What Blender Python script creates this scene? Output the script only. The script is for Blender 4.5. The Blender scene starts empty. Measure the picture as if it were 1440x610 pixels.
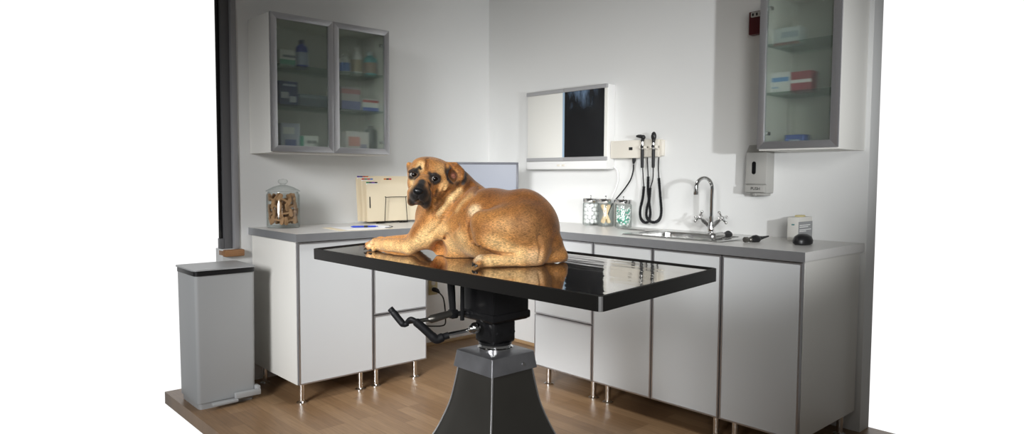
import bpy, bmesh, math, random
import numpy as np
from mathutils import Vector, Matrix, Euler

random.seed(7)
SC = bpy.context.scene
COL = SC.collection
PI = math.pi

# ------------------------------------------------------------------ camera
F_PX = 969.1
CAM = np.array([-3.14080812, -3.67691378, 1.17977741])
CR = np.array([0.73779811, -0.67499865, 0.0055479])
CU = np.array([0.03534616, 0.04683961, 0.99827687])
CF = np.array([0.6740954, 0.73633068, -0.05841679])
camd = bpy.data.cameras.new('camera')
camo = bpy.data.objects.new('camera', camd)
COL.objects.link(camo)
camd.sensor_width = 36
camd.lens = F_PX / 1440 * 36
camd.clip_start = 0.05
m3 = Matrix((CR, CU, -CF)).transposed()
camo.matrix_world = Matrix.Translation(Vector(CAM)) @ m3.to_4x4()
SC.camera = camo


def ray(x, y):
    return CF + CR * (x - 720) / F_PX - CU * (y - 305) / F_PX


def at_z(x, y, z):
    d = ray(x, y)
    return CAM + d * (z - CAM[2]) / d[2]


def at_x(x, y, X):
    d = ray(x, y)
    return CAM + d * (X - CAM[0]) / d[0]


def at_y(x, y, Y):
    d = ray(x, y)
    return CAM + d * (Y - CAM[1]) / d[1]


def at_d(x, y, D):
    return CAM + ray(x, y) * D


def depth(P):
    return float((np.array(P) - CAM) @ CF)


# ------------------------------------------------------------------ materials
def nd(nt, t, **kw):
    n = nt.nodes.new(t)
    for k, v in kw.items():
        setattr(n, k, v)
    return n


def mat(name, color, rough=.5, metal=0., var=0., vscale=8., bump=0., bscale=60., spec=.5, trans=0., ior=1.45, coat=0., rvar=0., stretch=None):
    m = bpy.data.materials.new(name)
    m.use_nodes = True
    nt = m.node_tree
    b = nt.nodes['Principled BSDF']
    c4 = (*color, 1)
    b.inputs['Base Color'].default_value = c4
    b.inputs['Roughness'].default_value = rough
    b.inputs['Metallic'].default_value = metal
    b.inputs['Specular IOR Level'].default_value = spec
    b.inputs['Transmission Weight'].default_value = trans
    b.inputs['IOR'].default_value = ior
    b.inputs['Coat Weight'].default_value = coat
    tc = nd(nt, 'ShaderNodeTexCoord')
    src = tc.outputs['Object']
    if stretch:
        mp = nd(nt, 'ShaderNodeMapping')
        mp.inputs['Scale'].default_value = stretch
        nt.links.new(src, mp.inputs['Vector'])
        src = mp.outputs['Vector']
    nz = nd(nt, 'ShaderNodeTexNoise')
    nz.inputs['Scale'].default_value = vscale
    nz.inputs['Detail'].default_value = 4
    nt.links.new(src, nz.inputs['Vector'])
    if var > 0:
        mx = nd(nt, 'ShaderNodeMix', data_type='RGBA')
        mx.inputs['A'].default_value = tuple(max(0, c * (1 - var)) for c in color) + (1,)
        mx.inputs['B'].default_value = tuple(min(1, c * (1 + var)) for c in color) + (1,)
        nt.links.new(nz.outputs['Fac'], mx.inputs['Factor'])
        nt.links.new(mx.outputs['Result'], b.inputs['Base Color'])
    if rvar > 0:
        mr = nd(nt, 'ShaderNodeMapRange')
        mr.inputs['To Min'].default_value = max(0, rough - rvar)
        mr.inputs['To Max'].default_value = rough + rvar
        nt.links.new(nz.outputs['Fac'], mr.inputs['Value'])
        nt.links.new(mr.outputs['Result'], b.inputs['Roughness'])
    if bump > 0:
        n2 = nd(nt, 'ShaderNodeTexNoise')
        n2.inputs['Scale'].default_value = bscale
        n2.inputs['Detail'].default_value = 3
        nt.links.new(src, n2.inputs['Vector'])
        bp = nd(nt, 'ShaderNodeBump')
        bp.inputs['Strength'].default_value = bump
        bp.inputs['Distance'].default_value = .002
        nt.links.new(n2.outputs['Fac'], bp.inputs['Height'])
        nt.links.new(bp.outputs['Normal'], b.inputs['Normal'])
    return m


M = {}
M['wall'] = mat('wall_paint', (.74, .745, .735), .6, var=.015, vscale=2, bump=.12, bscale=90)
M['ceiling'] = mat('ceiling_paint', (.7, .7, .69), .8)
M['laminate'] = mat('white_laminate', (.72, .71, .67), .42, var=.01)
M['front'] = mat('white_gloss_front', (.66, .68, .69), .16, var=.01, vscale=3, spec=.45)
M['alu'] = mat('brushed_aluminium', (.56, .56, .58), .34, .9, var=.06, vscale=40, stretch=(1, 1, 12))
M['alu_dark'] = mat('worktop_edge_aluminium', (.40, .41, .43), .45, .75, var=.06, vscale=20)
M['worktop'] = mat('grey_worktop', (.66, .65, .63), .30, var=.04, vscale=30)
M['chrome'] = mat('chrome', (.78, .78, .78), .06, 1.)
M['steel'] = mat('stainless_steel', (.62, .62, .61), .2, 1., var=.06, vscale=20)
M['steel_dark'] = mat('dark_steel', (.17, .163, .148), .34, .85, var=.12, vscale=6, rvar=.06)
M['cap_steel'] = mat('worn_grey_steel', (.38, .385, .41), .38, .8, var=.35, vscale=14, rvar=.12)
M['seam'] = mat('seam_steel', (.62, .62, .63), .36, 1.)
M['black_paint'] = mat('black_enamel', (.012, .012, .013), .22, spec=.5)
M['black'] = mat('black_plastic', (.012, .012, .013), .38)
M['rubber'] = mat('black_rubber', (.014, .014, .016), .5, spec=.4)
M['table_edge'] = mat('dark_reflection_edge', (.018, .017, .016), .5, spec=.3)  # dark room reflection put into the steel rim's colour
M['cream'] = mat('cream_plastic', (.70, .665, .59), .4)
M['beige'] = mat('beige_plastic', (.45, .42, .36), .4)
M['white'] = mat('white_plastic', (.78, .78, .77), .35)
M['offwhite'] = mat('lightbox_diffuser', (.76, .755, .715), .3)
M['greyclip'] = mat('grey_clip', (.42, .42, .43), .4, .3)
M['bin'] = mat('bin_plastic', (.37, .38, .385), .4)
M['shell'] = mat('dispenser_shell', (.36, .355, .335), .38)
M['wood'] = mat('sill_wood', (.30, .15, .065), .5, var=.25, vscale=30, stretch=(1, 12, 12))
M['trimwood'] = mat('pale_floor_trim', (.42, .28, .15), .45, var=.1, vscale=20)
M['winframe'] = mat('window_frame_grey', (.13, .13, .135), .45)
M['casing'] = mat('window_casing', (.30, .30, .31), .5)
M['winpane'] = mat('night_pane', (.006, .006, .007), .08)
M['wire'] = mat('black_wire', (.02, .018, .015), .3, .5)
M['manila'] = mat('manila_card', (.78, .68, .50), .7, var=.03, vscale=5)
M['paper'] = mat('white_paper', (.86, .86, .87), .7)
M['blue'] = mat('blue_plastic', (.02, .05, .42), .3)
M['screen'] = mat('dim_screen', (.25, .27, .32), .3, var=.02)
M['bezel'] = mat('monitor_bezel', (.10, .105, .125), .35)
M['biscuit'] = mat('dog_biscuit', (.36, .205, .10), .8, var=.3, vscale=25, bump=.5, bscale=150)
M['cotton'] = mat('cotton_wool', (.86, .86, .86), .95, bump=.4, bscale=300)
M['stick'] = mat('pale_wood_stick', (.70, .54, .33), .65, var=.1, vscale=30)
M['swab_green'] = mat('green_swab', (.12, .55, .40), .5)
M['red'] = mat('dark_red_plastic', (.085, .006, .009), .3)
M['outlet'] = mat('brass_outlet_plate', (.40, .33, .17), .4)
M['lens'] = mat('strobe_lens', (.55, .53, .5), .2)
M['eye'] = mat('eye_dark', (.006, .004, .003), .04)
M['eyewhite'] = mat('eye_white', (.45, .43, .41), .1)
M['nose'] = mat('wet_black_nose', (.010, .010, .011), .25, bump=.4, bscale=220)
M['claw'] = mat('dark_claw', (.03, .028, .026), .3)


def glass_mat(name, color, rough, clear, refl=.5, edge=None, milk=0.):
    m = bpy.data.materials.new(name)
    m.use_nodes = True
    nt = m.node_tree
    nt.nodes.clear()
    out = nd(nt, 'ShaderNodeOutputMaterial')
    gl = nd(nt, 'ShaderNodeBsdfGlossy')
    gl.inputs['Roughness'].default_value = max(.02, rough * .5)
    rf = nd(nt, 'ShaderNodeBsdfRefraction')
    rf.inputs['Color'].default_value = (*color, 1)
    rf.inputs['Roughness'].default_value = rough
    rf.inputs['IOR'].default_value = 1.12 if rough > .05 else 1.05
    tr = nd(nt, 'ShaderNodeBsdfTransparent')
    tr.inputs['Color'].default_value = (*color, 1)
    mx = nd(nt, 'ShaderNodeMixShader')
    mx.inputs[0].default_value = clear
    nt.links.new(rf.outputs[0], mx.inputs[1])
    nt.links.new(tr.outputs[0], mx.inputs[2])
    if milk:
        df = nd(nt, 'ShaderNodeBsdfTranslucent')
        df.inputs['Color'].default_value = (.66, .71, .68, 1)
        d2 = nd(nt, 'ShaderNodeBsdfDiffuse')
        d2.inputs['Color'].default_value = (.60, .65, .62, 1)
        dm = nd(nt, 'ShaderNodeMixShader')
        nt.links.new(df.outputs[0], dm.inputs[1])
        nt.links.new(d2.outputs[0], dm.inputs[2])
        mk = nd(nt, 'ShaderNodeMixShader')
        mk.inputs[0].default_value = milk
        nt.links.new(mx.outputs[0], mk.inputs[1])
        nt.links.new(dm.outputs[0], mk.inputs[2])
        mx = mk
    lw = nd(nt, 'ShaderNodeLayerWeight')
    lw.inputs['Blend'].default_value = .5
    pw = nd(nt, 'ShaderNodeMath', operation='POWER')
    pw.inputs[1].default_value = 4.
    nt.links.new(lw.outputs['Facing'], pw.inputs[0])
    fr = nd(nt, 'ShaderNodeMath', operation='MULTIPLY_ADD')
    fr.inputs[1].default_value = refl
    fr.inputs[2].default_value = .03
    nt.links.new(pw.outputs[0], fr.inputs[0])
    if edge:
        p2 = nd(nt, 'ShaderNodeMath', operation='POWER')
        p2.inputs[1].default_value = 3.
        nt.links.new(lw.outputs['Facing'], p2.inputs[0])
        ec = nd(nt, 'ShaderNodeMix', data_type='RGBA')
        ec.inputs['A'].default_value = (*color, 1)
        ec.inputs['B'].default_value = (*edge, 1)
        nt.links.new(p2.outputs[0], ec.inputs['Factor'])
        nt.links.new(ec.outputs['Result'], tr.inputs['Color'])
    m2 = nd(nt, 'ShaderNodeMixShader')
    nt.links.new(fr.outputs[0], m2.inputs[0])
    nt.links.new(mx.outputs[0], m2.inputs[1])
    nt.links.new(gl.outputs[0], m2.inputs[2])
    nt.links.new(m2.outputs[0], out.inputs['Surface'])
    return m


M['frosted'] = glass_mat('frosted_glass', (.92, .95, .925), .27, .36, .35, milk=.10)
M['glass'] = glass_mat('clear_glass', (.975, .985, .98), .0, .95, .75, edge=(.5, .56, .54))
M['shelf'] = glass_mat('glass_shelf', (.86, .93, .90), .0, .95, .4, edge=(.60, .70, .66))


def floor_mat():
    m = bpy.data.materials.new('laminate_floor')
    m.use_nodes = True
    nt = m.node_tree
    b = nt.nodes['Principled BSDF']
    tc = nd(nt, 'ShaderNodeTexCoord')
    sp = nd(nt, 'ShaderNodeSeparateXYZ')
    cb = nd(nt, 'ShaderNodeCombineXYZ')
    nt.links.new(tc.outputs['Object'], sp.inputs[0])
    nt.links.new(sp.outputs['Y'], cb.inputs['X'])
    nt.links.new(sp.outputs['X'], cb.inputs['Y'])
    br = nd(nt, 'ShaderNodeTexBrick')
    br.offset = .37
    br.offset_frequency = 3
    br.inputs['Scale'].default_value = 1
    br.inputs['Brick Width'].default_value = .46
    br.inputs['Row Height'].default_value = .068
    br.inputs['Mortar Size'].default_value = .0008
    br.inputs['Bias'].default_value = 0
    br.inputs['Color1'].default_value = (.33, .207, .112, 1)
    br.inputs['Color2'].default_value = (.235, .138, .070, 1)
    br.inputs['Mortar'].default_value = (.16, .095, .05, 1)
    nt.links.new(cb.outputs[0], br.inputs['Vector'])
    mp = nd(nt, 'ShaderNodeMapping')
    mp.inputs['Scale'].default_value = (4, 60, 1)
    nt.links.new(cb.outputs[0], mp.inputs['Vector'])
    nz = nd(nt, 'ShaderNodeTexNoise')
    nz.inputs['Scale'].default_value = 1.6
    nz.inputs['Detail'].default_value = 5
    nt.links.new(mp.outputs[0], nz.inputs['Vector'])
    rp = nd(nt, 'ShaderNodeMapRange')
    rp.inputs['From Min'].default_value = .3
    rp.inputs['From Max'].default_value = .7
    rp.inputs['To Min'].default_value = .84
    rp.inputs['To Max'].default_value = 1.12
    nt.links.new(nz.outputs['Fac'], rp.inputs['Value'])
    mx = nd(nt, 'ShaderNodeMix', data_type='RGBA', blend_type='MULTIPLY')
    mx.inputs['Factor'].default_value = 1
    nt.links.new(br.outputs['Color'], mx.inputs['A'])
    nt.links.new(rp.outputs['Result'], mx.inputs['B'])
    nt.links.new(mx.outputs['Result'], b.inputs['Base Color'])
    b.inputs['Roughness'].default_value = .36
    b.inputs['Specular IOR Level'].default_value = .4
    return m


M['floor'] = floor_mat()


def tabletop_mat():
    m = mat('polished_table_steel', (.42, .40, .375), .05, .97, var=.05, vscale=5)
    nt = m.node_tree
    b = nt.nodes['Principled BSDF']
    tc = nd(nt, 'ShaderNodeTexCoord')
    mp = nd(nt, 'ShaderNodeMapping')
    mp.inputs['Scale'].default_value = (14, 3, 1)
    nt.links.new(tc.outputs['Object'], mp.inputs['Vector'])
    nz = nd(nt, 'ShaderNodeTexNoise')
    nz.inputs['Scale'].default_value = 1.5
    nz.inputs['Detail'].default_value = 2
    nt.links.new(mp.outputs[0], nz.inputs['Vector'])
    bp = nd(nt, 'ShaderNodeBump')
    bp.inputs['Strength'].default_value = .06
    bp.inputs['Distance'].default_value = .01
    nt.links.new(nz.outputs['Fac'], bp.inputs['Height'])
    nt.links.new(bp.outputs['Normal'], b.inputs['Normal'])
    return m


M['tabletop'] = tabletop_mat()


def film_mat(z0, z1, y0, y1):
    """an x-ray film: black with a soft blue-white bone cloud near its top and a pale blue edge"""
    m = bpy.data.materials.new('xray_film')
    m.use_nodes = True
    nt = m.node_tree
    b = nt.nodes['Principled BSDF']
    b.inputs['Roughness'].default_value = .22
    tc = nd(nt, 'ShaderNodeTexCoord')
    sp = nd(nt, 'ShaderNodeSeparateXYZ')
    nt.links.new(tc.outputs['Object'], sp.inputs[0])
    def mr(sock, a, c, lo=0., hi=1.):
        n = nd(nt, 'ShaderNodeMapRange', interpolation_type='SMOOTHSTEP')
        n.inputs['From Min'].default_value = a
        n.inputs['From Max'].default_value = c
        n.inputs['To Min'].default_value = lo
        n.inputs['To Max'].default_value = hi
        nt.links.new(sock, n.inputs['Value'])
        return n.outputs['Result']
    def mul(a, c):
        n = nd(nt, 'ShaderNodeMath', operation='MULTIPLY')
        nt.links.new(a, n.inputs[0])
        nt.links.new(c, n.inputs[1])
        return n.outputs[0]
    mp = nd(nt, 'ShaderNodeMapping')
    mp.inputs['Scale'].default_value = (1, 9, 3.5)
    nt.links.new(tc.outputs['Object'], mp.inputs['Vector'])
    nz = nd(nt, 'ShaderNodeTexNoise')
    nz.inputs['Scale'].default_value = 2.2
    nz.inputs['Detail'].default_value = 3
    nt.links.new(mp.outputs[0], nz.inputs['Vector'])
    H = z1 - z0
    cloud = mul(mul(mr(sp.outputs['Z'], H * .66, H * .98), mr(nz.outputs['Fac'], .35, .7)), mul(mr(sp.outputs['Y'], -.30, -.17), mr(sp.outputs['Y'], -.01, -.10)))
    c = nd(nt, 'ShaderNodeMix', data_type='RGBA')
    c.inputs['A'].default_value = (.004, .0045, .006, 1)
    c.inputs['B'].default_value = (.16, .24, .36, 1)
    nt.links.new(cloud, c.inputs['Factor'])
    e = nd(nt, 'ShaderNodeMix', data_type='RGBA')
    e.inputs['B'].default_value = (.33, .46, .60, 1)
    nt.links.new(c.outputs['Result'], e.inputs['A'])
    ed = nd(nt, 'ShaderNodeMath', operation='GREATER_THAN')
    ed.inputs[1].default_value = -.016
    nt.links.new(sp.outputs['Y'], ed.inputs[0])
    nt.links.new(ed.outputs[0], e.inputs['Factor'])
    nt.links.new(e.outputs['Result'], b.inputs['Base Color'])
    return m


def fur_mat():
    m = bpy.data.materials.new('short_tan_fur')
    m.use_nodes = True
    nt = m.node_tree
    b = nt.nodes['Principled BSDF']
    b.inputs['Roughness'].default_value = .55
    b.inputs['Specular IOR Level'].default_value = .3
    b.inputs['Sheen Weight'].default_value = .15
    at = nd(nt, 'ShaderNodeAttribute', attribute_name='coat')
    tc = nd(nt, 'ShaderNodeTexCoord')
    nz = nd(nt, 'ShaderNodeTexNoise')
    nz.inputs['Scale'].default_value = 380
    nz.inputs['Detail'].default_value = 2
    fm = nd(nt, 'ShaderNodeMapping', vector_type='TEXTURE')
    fm.inputs['Rotation'].default_value = (0, 0, -.74)
    fm.inputs['Scale'].default_value = (2.6, 1, 1)
    nt.links.new(tc.outputs['Object'], fm.inputs['Vector'])
    nt.links.new(fm.outputs['Vector'], nz.inputs['Vector'])
    n2 = nd(nt, 'ShaderNodeTexNoise')
    n2.inputs['Scale'].default_value = 38
    n2.inputs['Detail'].default_value = 5
    nt.links.new(tc.outputs['Object'], n2.inputs['Vector'])
    r1 = nd(nt, 'ShaderNodeMapRange')
    r1.inputs['From Min'].default_value = .3
    r1.inputs['From Max'].default_value = .7
    r1.inputs['To Min'].default_value = .55
    r1.inputs['To Max'].default_value = 1.45
    nt.links.new(nz.outputs['Fac'], r1.inputs['Value'])
    r2 = nd(nt, 'ShaderNodeMapRange')
    r2.inputs['From Min'].default_value = .3
    r2.inputs['From Max'].default_value = .7
    r2.inputs['To Min'].default_value = .8
    r2.inputs['To Max'].default_value = 1.2
    nt.links.new(n2.outputs['Fac'], r2.inputs['Value'])
    mu = nd(nt, 'ShaderNodeMath', operation='MULTIPLY')
    nt.links.new(r1.outputs[0], mu.inputs[0])
    nt.links.new(r2.outputs[0], mu.inputs[1])
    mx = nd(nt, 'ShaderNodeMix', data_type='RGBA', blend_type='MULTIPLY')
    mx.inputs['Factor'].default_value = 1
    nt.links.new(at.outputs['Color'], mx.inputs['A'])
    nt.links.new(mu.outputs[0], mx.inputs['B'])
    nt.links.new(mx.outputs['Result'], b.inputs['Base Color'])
    bp = nd(nt, 'ShaderNodeBump')
    bp.inputs['Strength'].default_value = .6
    bp.inputs['Distance'].default_value = .0015
    nt.links.new(nz.outputs['Fac'], bp.inputs['Height'])
    nt.links.new(bp.outputs['Normal'], b.inputs['Normal'])
    return m


def flat(name, c, rough=.5):
    k = 'flat_' + name
    if k not in M:
        M[k] = mat(name, c, rough)
    return M[k]


# ------------------------------------------------------------------ mesh builder
class MB:
    def __init__(s, T=None):
        s.bm = bmesh.new()
        s.T = T or Matrix.Identity(4)

    def _tag(s, verts, mi):
        fs = set()
        for v in verts:
            for f in v.link_faces:
                fs.add(f)
        for f in fs:
            f.material_index = mi
        return verts

    def box(s, lo, hi, bevel=0., seg=2, mi=0, R=None):
        lo, hi = Vector(lo), Vector(hi)
        c, sz = (lo + hi) / 2, hi - lo
        sz = Vector([max(abs(a), 1e-5) for a in sz])
        t = bmesh.new()
        bmesh.ops.create_cube(t, size=1, matrix=Matrix.Diagonal((*sz, 1)))
        if bevel > 0:
            bmesh.ops.bevel(t, geom=t.edges[:], offset=min(bevel, min(sz) * .49), segments=seg, profile=.5, affect='EDGES')
        X = s.T @ Matrix.Translation(c) @ (R.to_4x4() if R else Matrix.Identity(4))
        s._merge(t, X, mi)
        return s

    def _merge(s, t, X, mi):
        mp = {}
        for v in t.verts:
            mp[v] = s.bm.verts.new(X @ v.co)
        for f in t.faces:
            try:
                g = s.bm.faces.new([mp[v] for v in f.verts])
                g.material_index = mi
            except ValueError:
                pass
        t.free()

    def tube(s, pts, r, seg=10, mi=0, caps=True, closed=False):
        pts = [Vector(p) for p in pts]
        n = len(pts)
        rs = r if isinstance(r, (list, tuple)) else [r] * n
        prev = None
        rings = []
        for i, p in enumerate(pts):
            if closed:
                d = pts[(i + 1) % n] - pts[i - 1]
            else:
                d = pts[min(i + 1, n - 1)] - pts[max(i - 1, 0)]
            d.normalize()
            if prev is None:
                a = Vector((0, 0, 1)) if abs(d.z) < .9 else Vector((1, 0, 0))
                u = d.cross(a).normalized()
            else:
                u = (prev - d * prev.dot(d)).normalized()
            prev = u
            w = d.cross(u)
            rings.append([s.bm.verts.new(s.T @ (p + (u * math.cos(2 * PI * k / seg) + w * math.sin(2 * PI * k / seg)) * rs[i])) for k in range(seg)])
        for i in range(n if closed else n - 1):
            A, B = rings[i], rings[(i + 1) % n]
            for k in range(seg):
                f = s.bm.faces.new((A[k], A[(k + 1) % seg], B[(k + 1) % seg], B[k]))
                f.material_index = mi
        if caps and not closed:
            for ring in (list(reversed(rings[0])), rings[-1]):
                f = s.bm.faces.new(ring)
                f.material_index = mi
        return s

    def cyl(s, a, b, r, r2=None, seg=24, mi=0):
        return s.tube([a, b], [r, r if r2 is None else r2], seg, mi)

    def lathe(s, prof, c=(0, 0, 0), seg=32, mi=0, sx=1., sy=1., square=0.):
        c = Vector(c)
        rings = []
        for r, z in prof:
            if r < 1e-6:
                rings.append([s.bm.verts.new(s.T @ (c + Vector((0, 0, z))))])
            else:
                ring = []
                for k in range(seg):
                    a = 2 * PI * k / seg
                    ca, sa = math.cos(a), math.sin(a)
                    if square > 0:
                        e = 1 - square
                        q = (abs(ca) ** (2 / max(e, .05)) + abs(sa) ** (2 / max(e, .05)))
                        ca = math.copysign(abs(ca) ** (e), ca)
                        sa = math.copysign(abs(sa) ** (e), sa)
                    ring.append(s.bm.verts.new(s.T @ (c + Vector((r * ca * sx, r * sa * sy, z)))))
                rings.append(ring)
        for A, B in zip(rings, rings[1:]):
            for k in range(seg):
                k2 = (k + 1) % seg
                if len(A) == 1 and len(B) == 1:
                    continue
                if len(A) == 1:
                    vs = (A[0], B[k2], B[k])
                elif len(B) == 1:
                    vs = (A[k], A[k2], B[0])
                else:
                    vs = (A[k], A[k2], B[k2], B[k])
                f = s.bm.faces.new(vs)
                f.material_index = mi
        return s

    def ell(s, c, r, mi=0, R=None, u=20, v=12):
        t = bmesh.new()
        bmesh.ops.create_uvsphere(t, u_segments=u, v_segments=v, radius=1)
        r = r if isinstance(r, (tuple, list)) else (r, r, r)
        s._merge(t, s.T @ Matrix.Translation(Vector(c)) @ (R.to_4x4() if R else Matrix.Identity(4)) @ Matrix.Diagonal((*r, 1)), mi)
        return s

    def prism(s, pts, lo, hi, axis='z', mi=0, bevel=0.):
        """polygon in 2d extruded along axis between lo and hi; z:(x,y)  y:(x,z)  x:(y,z)"""
        def P(p, h):
            return {'z': (p[0], p[1], h), 'y': (p[0], h, p[1]), 'x': (h, p[0], p[1])}[axis]
        t = bmesh.new()
        A = [t.verts.new(P(p, lo)) for p in pts]
        B = [t.verts.new(P(p, hi)) for p in pts]
        n = len(pts)
        t.faces.new(A[::-1])
        t.faces.new(B)
        for k in range(n):
            t.faces.new((A[k], A[(k + 1) % n], B[(k + 1) % n], B[k]))
        bmesh.ops.recalc_face_normals(t, faces=t.faces[:])
        if bevel > 0:
            bmesh.ops.bevel(t, geom=t.edges[:], offset=bevel, segments=2, profile=.5, affect='EDGES')
        s._merge(t, s.T, mi)
        return s

    def build(s, name, mats, parent=None, origin=(0, 0, 0), sharp=35, recalc=True):
        bm = s.bm
        o3 = Vector(origin)
        if recalc:
            bmesh.ops.recalc_face_normals(bm, faces=bm.faces[:])
        for v in bm.verts:
            v.co -= o3
        for f in bm.faces:
            f.smooth = True
        lim = math.radians(sharp)
        for e in bm.edges:
            if len(e.link_faces) == 2 and e.calc_face_angle(0) > lim:
                e.smooth = False
        me = bpy.data.meshes.new(name)
        bm.to_mesh(me)
        bm.free()
        for m in (mats if isinstance(mats, (list, tuple)) else [mats]):
            me.materials.append(m)
        o = bpy.data.objects.new(name, me)
        COL.objects.link(o)
        if parent is not None:
            o.parent = parent
        else:
            o.location = o3
        return o


def tag(o, label, cat, group=None, kind=None):
    if label:
        o['label'] = label
    if cat:
        o['category'] = cat
    if group:
        o['group'] = group
    if kind:
        o['kind'] = kind
    return o


def thing(name, label, cat, loc, group=None):
    o = bpy.data.objects.new(name, None)
    o.empty_display_size = .05
    COL.objects.link(o)
    o.location = Vector(loc)
    return tag(o, label, cat, group)


def struct(o):
    o['kind'] = 'structure'
    return o


def dup(o, parent=None):
    c = o.copy()
    COL.objects.link(c)
    if parent is not None:
        c.parent = parent
    for ch in list(o.children):
        dup(ch, c)
    return c


def spline(pts, n=8):
    P = [Vector(p) for p in pts]
    P = [P[0] * 2 - P[1]] + P + [P[-1] * 2 - P[-2]]
    out = []
    for i in range(1, len(P) - 2):
        a, b, c, d = P[i - 1:i + 3]
        for k in range(n):
            t = k / n
            out.append(.5 * ((2 * b) + (c - a) * t + (2 * a - 5 * b + 4 * c - d) * t * t + (3 * b - a - 3 * c + d) * t ** 3))
    out.append(P[-2].copy())
    return out


def resample(P, step):
    P = [Vector(p) for p in P]
    out = [P[0]]
    acc = 0
    for a, b in zip(P, P[1:]):
        L = (b - a).length
        if L < 1e-9:
            continue
        t = step - acc
        while t <= L:
            out.append(a.lerp(b, t / L))
            t += step
        acc = (acc + L) % step
    return out


def text_mesh(name, body, size, Tm, material, parent, origin, ext=.0004):
    cu = bpy.data.curves.new(name, 'FONT')
    cu.body = body
    cu.size = size
    cu.align_x = 'CENTER'
    cu.align_y = 'CENTER'
    cu.extrude = ext
    tmp = bpy.data.objects.new(name + '_tmp', cu)
    COL.objects.link(tmp)
    dg = bpy.context.evaluated_depsgraph_get()
    me = bpy.data.meshes.new_from_object(tmp.evaluated_get(dg))
    bpy.data.objects.remove(tmp)
    bpy.data.curves.remove(cu)
    me.transform(Matrix.Translation(-Vector(origin)) @ Tm)
    me.name = name
    me.materials.clear()
    me.materials.append(material)
    o = bpy.data.objects.new(name, me)
    COL.objects.link(o)
    o.parent = parent
    return o


# ------------------------------------------------------------------ room shell
YEND = -2.52           # where the recorded part of the right wall ends
XEND = -1.83           # where the recorded part of the left wall ends
HC = 2.75
FZ = .065              # floor level
b = MB()
b.box((-2.10, -1.0, FZ - .06), (.1, .1, FZ))
b.box((-2.7, -3.1, FZ - .06), (.1, -1.0, FZ))
struct(b.build('floor', M['floor']))
struct(MB().box((-2.1, -2.6, HC), (.1, .1, HC + .08)).build('ceiling', M['ceiling']))
b = MB()
b.box((-1.743, 0, FZ), (.1, .1, HC))
b.box((XEND, 0, FZ), (-1.743, .1, .79))
struct(b.build('wall_left', M['wall']))
struct(MB().box((0, YEND, FZ), (.1, 0, HC)).build('wall_right', M['wall']))
struct(MB().box((-.92, -.012, FZ), (0, 0, FZ + .022), .004).build('baseboard_left', M['trimwood']))
struct(MB().box((-.012, -1.03, FZ), (0, -.012, FZ + .022), .004).build('baseboard_right', M['trimwood']))
# window at the far left: dark pane, grey frame, pale casing, wooden stool
w = MB()
w.box((-1.812, .02, .79), (-1.770, .07, HC), .003)
w.box((XEND, .02, .79), (-1.812, .07, .845), .003)
win = struct(w.build('window_1', M['winframe']))
c = MB().box((-1.770, -.008, .79), (-1.743, .05, HC), .003).build('casing', M['casing'], win)
p = MB().box((XEND, .045, .845), (-1.812, .055, HC)).build('pane', M['winpane'], win)
p = MB().box((XEND, -.035, .752), (-1.727, .06, .788), .006).build('window_sill', M['wood'], win)

# ------------------------------------------------------------------ worktop
o0 = (-.5787, -.5784, .862)
TOPZ = .9
wt = MB()
e = .004
SX0, SX1, SY0, SY1 = -.445, -.075, -2.075, -1.575      # sink cut-out
wt.box((-1.6934 + e, -.5784 + e, .864), (-.5787, 0, TOPZ))
wt.box((-.5787, -.5784, .864), (0, 0, TOPZ))
wt.box((-.5787 + e, SY1, .864), (0, -.5784, TOPZ))
wt.box((-.5787 + e, SY0, .864), (SX0, SY1, TOPZ))
wt.box((SX1, SY0, .864), (0, SY1, TOPZ))
wt.box((-.5787 + e, -2.515, .864), (0, SY0, TOPZ))
wto = tag(wt.build('worktop', M['worktop'], None, o0), 'grey L-shaped worktop with brushed metal edge running along both walls', 'worktop')
eb = MB()
eb.box((-1.6934, -.5784 + e, .862), (-1.6934 + e, 0, TOPZ))
eb.box((-1.6934, -.5784, .862), (-.5787, -.5784 + e, TOPZ))
eb.box((-.5787, -2.515, .862), (-.5787 + e, -.5784 - .0001, TOPZ))
tag(eb.build('edge_band', M['alu_dark'], wto, o0), 'brushed metal edge', None)


# ------------------------------------------------------------------ base cabinets
def leg_mesh(P):
    g = MB()
    g.cyl((P[0], P[1], FZ + .006), (P[0], P[1], .16), .0135, seg=20)
    g.lathe([(0, 0), (.026, 0), (.026, .005), (.017, .009), (.0135, .011)], (P[0], P[1], FZ), 20)
    return g


def front(parent, name, lo, hi, face, origin, th=.02):
    """a framed glossy front; face 'y' faces -y, 'x' faces -x. lo/hi = (along, z)"""
    fw = .007
    (a0, z0), (a1, z1) = lo, hi
    g = MB()
    d0, d1 = 0, th
    def bx(mb, A0, Z0, A1, Z1, D0, D1, bev=0):
        if face == 'y':
            mb.box((A0, -.5584 + D0, Z0), (A1, -.5584 + D1, Z1), bev)
        else:
            mb.box((-.5587 + D0, A0, Z0), (-.5587 + D1, A1, Z1), bev)
    bx(g, a0, z0, a0 + fw, z1, d0, d1)
    bx(g, a1 - fw, z0, a1, z1, d0, d1)
    bx(g, a0 + fw, z0, a1 - fw, z0 + fw, d0, d1)
    bx(g, a0 + fw, z1 - fw, a1 - fw, z1, d0, d1)
    fo = g.build(name, M['alu'], parent, origin)
    g = MB()
    bx(g, a0 + fw, z0 + fw, a1 - fw, z1 - fw, .0015, th - .002)
    tag(g.build('panel', M['front'], fo, origin), 'glossy white panel', None)
    return fo


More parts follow.
